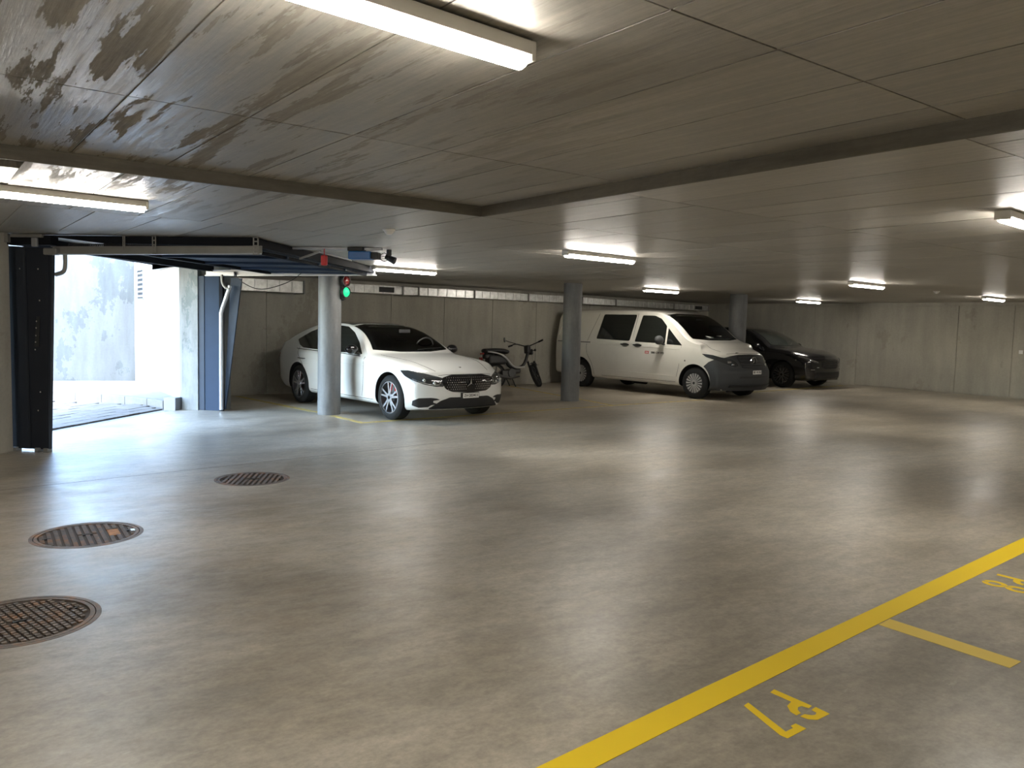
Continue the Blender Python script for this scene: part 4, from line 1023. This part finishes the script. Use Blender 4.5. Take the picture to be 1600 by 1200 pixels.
for k in ('R', 'L'):
    cv.patch('side_window', k, [(-.82, 1.145), (-1.70, 1.16), (-1.62, 1.76), (-1.25, 1.755), (-1.05, 1.69), (-.85, 1.53)], gl, van, rnd=.03)
    cv.patch('quarter_window', k, [(-.34, 1.12), (-.77, 1.135), (-.79, 1.49)], gl, van, rnd=.02)
    cv.patch('side_window', k, [(-1.86, 1.17), (-2.92, 1.19), (-2.83, 1.775), (-1.80, 1.775)], gl, van, rnd=.04)
    cv.seam(k, [(-.36, 1.10), (-.40, .7), (-.5, .33)], van, smooth=False); cv.seam(k, [(-1.76, 1.80), (-1.79, 1.1), (-1.80, .33)], van, smooth=False)
    cv.seam(k, [(-2.98, 1.80), (-3.2, 1.15), (-3.2, .85), (-3.05, .62), (-2.95, .33)], van)
    cv.seam(k, [(-.5, .33), (-1.0, .33), (-2.7, .33)], van, smooth=False)
    cv.seam(k, [(-.4, 1.04), (-1.5, 1.055), (-3, 1.07), (-4.3, 1.06)], van, 'side_crease', .006, M['van_paint'], .002)
    cv.seam(k, [(-.55, .45), (-1.5, .46), (-2.7, .47)], van, 'side_crease', .006, M['van_paint'], .0)
    cv.seam(k, [(-3.1, 1.10), (-3.8, 1.10), (-4.28, 1.10)], van, 'slide_rail', .010, M['grey_plastic'], .0)
    cv.seam(k, [(-4.02, 1.75), (-4.17, 1.65), (-4.25, 1.4), (-4.26, 1.25)], van, 'rear_trim', .012, M['van_paint'], .004)
    sd = -1 if k == 'R' else 1
    for x in (-1.60, -1.98):
        b = bmesh.new(); h, n_ = cv.ray(k, x, 1.075); bmesh.ops.create_uvsphere(b, u_segments=20, v_segments=10, radius=1, matrix=Matrix.Translation(h) @ Matrix.Diagonal((.115, .008, .045, 1))); obj('handle_recess', b, M['black_plastic'], van, smooth=True)
        b = bmesh.new(); tube(b, curve([h + Vector((-.12, sd * .005, .01)), h + Vector((-.09, sd * .035, .018)), h + Vector((.09, sd * .035, .018)), h + Vector((.12, sd * .005, .01))], 4), .013, 8); obj('door_handle', b, M['black_plastic'], van, auto=50)
for sd in (-1, 1): mirror(van, (-.86, sd * 1.10, 1.22), (.085, .13, .10), M['grey_plastic'], sd)
def pts(l, sd=1): return [(sd * R(a), z) for a, z in l]
# dark lower front: wraps from arch to arch
top = [(0, .965), (13, .955), (20, .93), (26, .88), (33, .84), (40, .80), (44.5, .74)]
def arch(sd):
    q = []
    for ph in (-17, 0, 12, 24, 36, 48, 58):
        x, z = .43 * math.cos(R(ph)), .34 + .43 * math.sin(R(ph)); q.append((sd * math.atan2(.935, x + .9), z))
    return q
side = [(R(36.5), .80), (R(33), .855), (R(26), .89), (R(20), .93), (R(13), .955)]
cv.patch('bumper', 'C', arch(1) + side + [(0, .965)] + [(-a, z) for a, z in side[::-1]] + arch(-1)[::-1] + [(R(-25), .225), (0, .225), (R(25), .225)], M['grey_plastic'], van, off=.012, thick=.03, res=.03)
cv.patch('grille', 'F', [(-.40, .945), (.40, .945), (.44, .90), (.40, .72), (.32, .675), (-.32, .675), (-.40, .72), (-.44, .90)], M['black_plastic'], van, off=.014, thick=.02, rnd=.03)
for z in (.90, .83, .76, .705):
    cv.patch('grille_slat', 'F', [(-.39, z + .012), (.39, z + .012), (.39, z - .010), (-.39, z - .010)], M['grey_plastic'], van, off=.028, thick=.02)
h, n_ = cv.ray('F', 0, .815); b = bmesh.new(); star(b, (h.x + .04, 0, .815), .10, 0, .02); obj('grille_emblem', b, M['chrome'], van)['label'] = 'chrome three-pointed star in a ring'
cv.patch('lower_intake', 'F', [(-.48, .52), (.48, .52), (.52, .48), (-.52, .48)], M['black_plastic'], van, off=.014)
cv.patch('bumper_lip', 'F', [(-.70, .34), (.70, .34), (.72, .30), (-.72, .30)], M['black_plastic'], van, off=.03, thick=.04)
for sd in (-1, 1):
    cv.patch('headlamp', 'C', pts(((16.5, .79), (16, .735), (18.5, .70), (24, .755), (31, .83), (38, .90), (41, .965), (36, .955), (28, .90), (20, .865)), sd), M['lens'], van, res=.02, rnd=.01, off=.014)
    h, n_ = cv.ray('C', sd * R(22.5), .80); b = bmesh.new(); box(b, h + n_ * .012, (.02, .09, .05), sd * R(24)); obj('lamp_reflector', b, M['lens_bright'], van, bevel=.01)
    h, n_ = cv.ray('C', sd * R(20), .755); b = bmesh.new(); box(b, h + n_ * .012, (.02, .06, .03), sd * R(22)); obj('lamp_reflector', b, M['lens_bright'], van, bevel=.008)
    h, n_ = cv.ray('R' if sd < 0 else 'L', -.24, .80); b = bmesh.new(); cyl(b, h, h + n_ * .006, .025, 3); obj('side_repeater', b, M['grey_plastic'], van)
cv.seam('F', [(-.6, .975), (-.3, .985), (.3, .985), (.6, .975)], van, 'bonnet_gap', .005)
for sd in (-1, 1): cv.seam('T', [(.45, sd * .66), (.25, sd * .74), (0, sd * .79)], van, 'bonnet_gap', .004)
b = bmesh.new(); h, n_ = cv.ray('T', .60, -.30); box(b, h, (.012, .10, .012)); obj('bonnet_badge', b, M['gloss_black'], van)
h, n_ = cv.ray('F', 0, .60); plate(van, h.x + .022, .60, 'BE\u00b7191767', w_=.30, h=.08)
# door lettering and red mark (right side of the van)
h, n_ = cv.ray('R', -1.18, .93)
lg = obj('door_logo', box(bmesh.new(), (-1.30, h.y - .004, .935), (.12, .004, .055)), M['logo_red'], van)
b = bmesh.new(); box(b, (-1.30, h.y - .007, .935), (.07, .003, .010)); box(b, (-1.30, h.y - .007, .935), (.012, .003, .036))
for q in (-1, 1):
    for u in (-1, 1): box(b, (-1.30 + q * .033, h.y - .007, .935 + u * .009), (.024, .003, .008), Matrix.Rotation(q * u * R(45), 4, 'Y'))
obj('logo_arrow', b, M['plate'], lg)
b = bmesh.new(); box(b, (-1.225, h.y - .004, .935), (.035, .004, .05)); obj('logo_box', b, M['plate'], lg)
b = text_bm('SBB CFF FFS', .062, .0012, .0008); mw = max(v.co.x for v in b.verts) - min(v.co.x for v in b.verts)
bmesh.ops.transform(b, matrix=Matrix.Translation((-1.0, h.y - .004, .932)) @ Matrix.Rotation(R(90), 4, 'X') @ Matrix.Diagonal((.36 / mw, 1, 1, 1)), verts=b.verts[:])
obj('door_lettering', b, M['ink'], van)
b = bmesh.new(); cyl(b, (-2.0, -.5, .26), (-1.7, -.5, .26), .09, 16); cyl(b, (-2.5, 0, .25), (-.6, 0, .25), .04, 10); obj('underbody', b, M['well'], van)
# sheet of paper on the dashboard is behind the glass
# ---------- black car
blk = empty('estate_car', (19.21, 12.66, 0), R(-88), 'black estate car parked beyond the van against the right wall', 'car')
PB = dict(xf=.84, xr=-3.5, cx=-.6,
    top=[(.84, .80), (.80, .86), (.6, .93), (.3, .985), (-.1, 1.03), (-.4, 1.07), (-.75, 1.27), (-1.1, 1.44), (-1.4, 1.53), (-1.8, 1.57), (-2.5, 1.565), (-3.0, 1.50), (-3.3, 1.33), (-3.45, 1.12), (-3.5, 1.0)],
    belt=[(.84, .72), (.6, .86), (.3, .91), (-.4, .97), (-1.5, 1.0), (-2.6, 1.04), (-3.5, .95)],
    width=[(.84, .84), (.7, .87), (.4, .91), (0, .925), (-1, .925), (-2.8, .925), (-3.3, .88), (-3.5, .80)],
    bottom=[(.84, .24), (.5, .2), (-2.5, .22), (-3.5, .34)],
    tumble=.42, tumble2=.2, crown=.05, shoulder=.96, nose=.24, nose0=.1, tail=.15, tail0=-3.0, screen=(-1.5, -.3), rake=.3, rakez=.7, under=.2, underz=.35)
cb_ = Car(PB)
cb_.body('body', M['black_paint'], blk, [(0, .35), (-2.64, .35)], .385)
for x in (0, -2.64):
    for sd in (-1, 1): wheel(blk, x, sd, .34, .22, .905, .245, 'black', M['dark_alloy'])
cb_.patch('windscreen', 'F', [(-.68, 1.10), (-.3, 1.085), (.3, 1.085), (.68, 1.10), (.54, 1.48), (.3, 1.505), (-.3, 1.505), (-.54, 1.48)], M['glass_clear'], blk, rnd=.03)
for k in ('R', 'L'):
    cb_.patch('side_window', k, [(-.72, 1.01), (-1.72, 1.03), (-1.72, 1.48), (-1.45, 1.46), (-1.1, 1.32)], gl, blk, rnd=.03)
    cb_.patch('side_window', k, [(-1.79, 1.03), (-2.5, 1.05), (-2.75, 1.1), (-2.6, 1.42), (-1.79, 1.48)], gl, blk, rnd=.03)
    cb_.seam(k, [(-.5, .95), (-.52, .6), (-.6, .3)], blk); cb_.seam(k, [(-1.75, 1.0), (-1.76, .3)], blk, smooth=False)
for sd in (-1, 1):
    mirror(blk, (-.72, sd * 1.0, 1.07), (.08, .11, .075), M['gloss_black'], sd)
    cb_.patch('headlamp', 'C', pts(((19, .70), (19.5, .655), (26, .685), (34, .755), (41, .83), (38, .835), (28, .775)), sd), M['lens'], blk, res=.02, rnd=.008)
    cb_.seam('C', pts(((20, .70), (25, .735), (32, .79), (39, .83)), sd), blk, 'daylight_strip', .008, M['lens_bright'], .006)
    cb_.seam('C', pts(((30, .78), (28, .735), (24, .70)), sd), blk, 'daylight_strip', .006, M['lens_bright'], .006)
    h, n_ = cb_.ray('C', sd * R(26), .50); b = bmesh.new(); box(b, h + n_ * .004, (.015, .12, .03), sd * R(28)); obj('fog_lamp_trim', b, M['chrome'], blk, bevel=.004)
    h, n_ = cb_.ray('C', sd * R(20), .56); b = bmesh.new(); box(b, h + n_ * .004, (.015, .07, .022), sd * R(22)); obj('fog_lamp_trim', b, M['chrome'], blk, bevel=.004)
cb_.patch('grille', 'F', [(-.40, .74), (.40, .74), (.36, .56), (.25, .52), (-.25, .52), (-.36, .56)], M['black_plastic'], blk, rnd=.02)
cb_.patch('lower_intake', 'F', [(-.55, .44), (.55, .44), (.60, .28), (-.60, .28)], M['black_plastic'], blk, rnd=.03)
for z in (.70, .65, .60): cb_.patch('grille_bar', 'F', [(-.37, z + .008), (.37, z + .008), (.37, z - .006), (-.37, z - .006)], M['gloss_black'], blk, off=.012)
b = bmesh.new(); box(b, (.66, 0, .235), (.20, 1.15, .03)); obj('front_splitter', b, M['gloss_black'], blk, bevel=.008)
cb_.seam('R', [(-.9, .66), (-1.5, .62), (-2.1, .60)], blk, 'door_crease', .004, M['black_paint'], .002)

# ---------- moped
mp = empty('moped', (10.75, 14.98, 0), R(1), 'dark moped with white side trim standing by the back wall beside the saloon', 'motorcycle')
# local x forward, leaning on its side stand, front wheel turned
mpr = empty('lean_frame', (0, 0, 0)); bpy.data.objects.remove(mpr)
mp.rotation_euler = (R(-6), 0, R(1))
def mwheel(x, y, r, name, par, tw=.045, rot=None):
    b = bmesh.new(); lathe(b, [(r - .055, -tw * .6), (r - .02, -tw), (r, -tw * .5), (r, tw * .5), (r - .02, tw), (r - .055, tw * .6)], 40, 'Y'); w_ = obj(name, b, M['rubber'], par, auto=40)
    b = bmesh.new(); lathe(b, [(r - .07, -.02), (r - .052, -.025), (r - .052, .025), (r - .07, .02)], 40, 'Y')
    for k in range(9):
        a = 2 * math.pi * k / 9; box(b, (math.cos(a) * r * .42, 0, math.sin(a) * r * .42), (r * .72, .018, .022), Matrix.Rotation(-a, 4, 'Y'))
    cyl(b, (0, -.05, 0), (0, .05, 0), .04, 16); obj('rim', b, M['engine'], w_)
    b = bmesh.new(); lathe(b, [(.07, .045), (.12, .045), (.12, .05), (.07, .05)], 24, 'Y'); obj('brake_disc', b, M['rail'], w_)
    w_.location = (x, y, r); return w_
mwheel(-.62 + .62, 0, .29, 'wheel', mp)
fwl = mwheel(1.27, 0, .29, 'wheel', mp); LX, LY = -math.sin(R(38)), math.cos(R(38)); TL = R(20)
fwl.rotation_euler = (-TL, 0, R(38)); WX, WY, WZ = 1.30 + .29 * LX * math.sin(TL), -.02 + .29 * LY * math.sin(TL), .285 * math.cos(TL); fwl.location = (WX, WY, WZ)
b = bmesh.new()
for s in (-1, 1): tube(b, [(WX + s * .075 * LX, WY + s * .075 * LY, WZ - s * .02), (1.10 + s * .075 * LX, .04 + s * .075 * LY, .62)], .026, 10)
obj('fork_leg', b, M['black_plastic'], mp, auto=50)
b = bmesh.new()
for s in (-1, 1): tube(b, [(1.105 + s * .07 * LX, .04 + s * .07 * LY, .60), (.99 + s * .065 * LX, s * .065 * LY, .93)], .015, 10)
obj('fork_tube', b, M['chrome'], mp, auto=50)
b = bmesh.new(); pr_ = [(.32, .56), (.14, .55), (.0, .61), (-.16, .58)]
for (x0_, z0_), (x1_, z1_) in zip(pr_, pr_[1:]): box(b, ((x0_ + x1_) / 2, 0, (z0_ + z1_) / 2), (math.hypot(x1_ - x0_, z1_ - z0_) + .01, .11, .012), Matrix.Rotation(-math.atan2(z1_ - z0_, x1_ - x0_), 4, 'Y'))
mg = obj('mudguard', b, M['black_plastic'], mp); mg.location = (WX - .02, WY + .03, -.02); mg.rotation_euler = (0, 0, R(38))
b = bmesh.new(); tube(b, curve([(1.0, 0, .92), (.94, 0, .70), (.82, 0, .52), (.62, 0, .46), (.42, 0, .50), (.28, 0, .66), (.05, 0, .80), (-.18, 0, .84)], 5), .038, 10); obj('frame', b, M['black_plastic'], mp, auto=50)
b = bmesh.new(); tube(b, curve([(-.32, 0, .87), (-.2, 0, .885), (.05, 0, .89), (.25, 0, .87), (.38, 0, .80)], 4), [.04] + [.09] * 14 + [.07, .04], 12)
for v in b.verts: v.co.z = .84 + (v.co.z - .84) * .62; v.co.y *= 1.25
obj('seat', b, M['black_plastic'], mp, smooth=True)
b = bmesh.new()
for s in (-1, 1): tube(b, curve([(-.28, s * .13, .84), (.0, s * .14, .80), (.22, s * .13, .70), (.38, s * .11, .55), (.5, s * .10, .485), (.66, s * .09, .47), (.80, s * .07, .48)], 5), [.018] * 8 + [.026] * 18 + [.022] * 5, 8)
obj('side_trim', b, M['bike_white'], mp, smooth=True)['label'] = 'white curved side trim'
b = bmesh.new(); box(b, (.02, 0, .66), (.5, .22, .22)); box(b, (-.2, 0, .74), (.25, .16, .12)); obj('rear_body', b, M['black_plastic'], mp, bevel=.05, seg=3)
b = bmesh.new(); cyl(b, (.42, -.1, .34), (.42, .1, .34), .11, 20); cyl(b, (.48, 0, .38), (.70, 0, .40), .065, 16); box(b, (.3, 0, .33), (.28, .14, .14)); obj('engine', b, M['engine'], mp, bevel=.01)
b = bmesh.new(); tube(b, [(.6, -.12, .26), (.3, -.16, .22), (-.1, -.17, .30), (-.3, -.17, .33)], [.02, .03, .045, .045], 10); obj('exhaust', b, M['engine'], mp, auto=50)
b = bmesh.new(); tube(b, [(.35, -.14, .26), (.42, -.20, .02)], .014, 8); tube(b, [(.18, -.14, .26), (.20, -.26, .045)], .014, 8); obj('stand', b, M['black_plastic'], mp)
b = bmesh.new(); box(b, (.97, 0, .90), (.10, .16, .20)); box(b, (1.06, -.01, .84), (.07, .15, .14)); obj('headlamp_cowl', b, M['black_plastic'], mp, bevel=.03, seg=3)
b = bmesh.new(); tube(b, curve([(.70, .30, 1.0), (.80, .22, 1.04), (.95, .06, .98), (1.0, -.04, .98), (1.13, -.22, 1.06), (1.14, -.34, 1.09)], 5), .014, 8); obj('handlebar', b, M['black_plastic'], mp, auto=50)
b = bmesh.new(); tube(b, [(1.13, -.24, 1.065), (1.145, -.38, 1.10)], .02, 10); tube(b, [(.66, .34, .985), (.74, .275, 1.015)], .02, 10); obj('grip', b, M['rubber'], mp)
b = bmesh.new(); tube(b, [(.80, .22, 1.05), (.70, .30, 1.09), (.60, .34, 1.13)], .008, 6); obj('mirror_arm', b, M['black_plastic'], mp)
b = bmesh.new(); lathe(b, [(.0005, -.012), (.055, -.012), (.06, 0), (.055, .012), (.0005, .012)], 24, 'X'); mo = obj('mirror', b, M['engine'], mp, auto=40); mo.location = (.56, .34, 1.15); mo.rotation_euler = (0, 0, R(-50))
b = bmesh.new(); tube(b, [(1.03, -.07, .86), (1.03, -.2, .87)], .01, 6); bmesh.ops.create_uvsphere(b, u_segments=12, v_segments=8, radius=.03, matrix=Matrix.Translation((1.03, -.22, .87))); obj('indicator', b, M['black_plastic'], mp)
b = bmesh.new(); box(b, (-.36, 0, .80), (.05, .10, .04)); box(b, (-.40, 0, .64), (.01, .12, .16)); obj('rear_lamp', b, M['taillamp'], mp, bevel=.01)
print('pavers', npv, 'objects', len(bpy.data.objects))
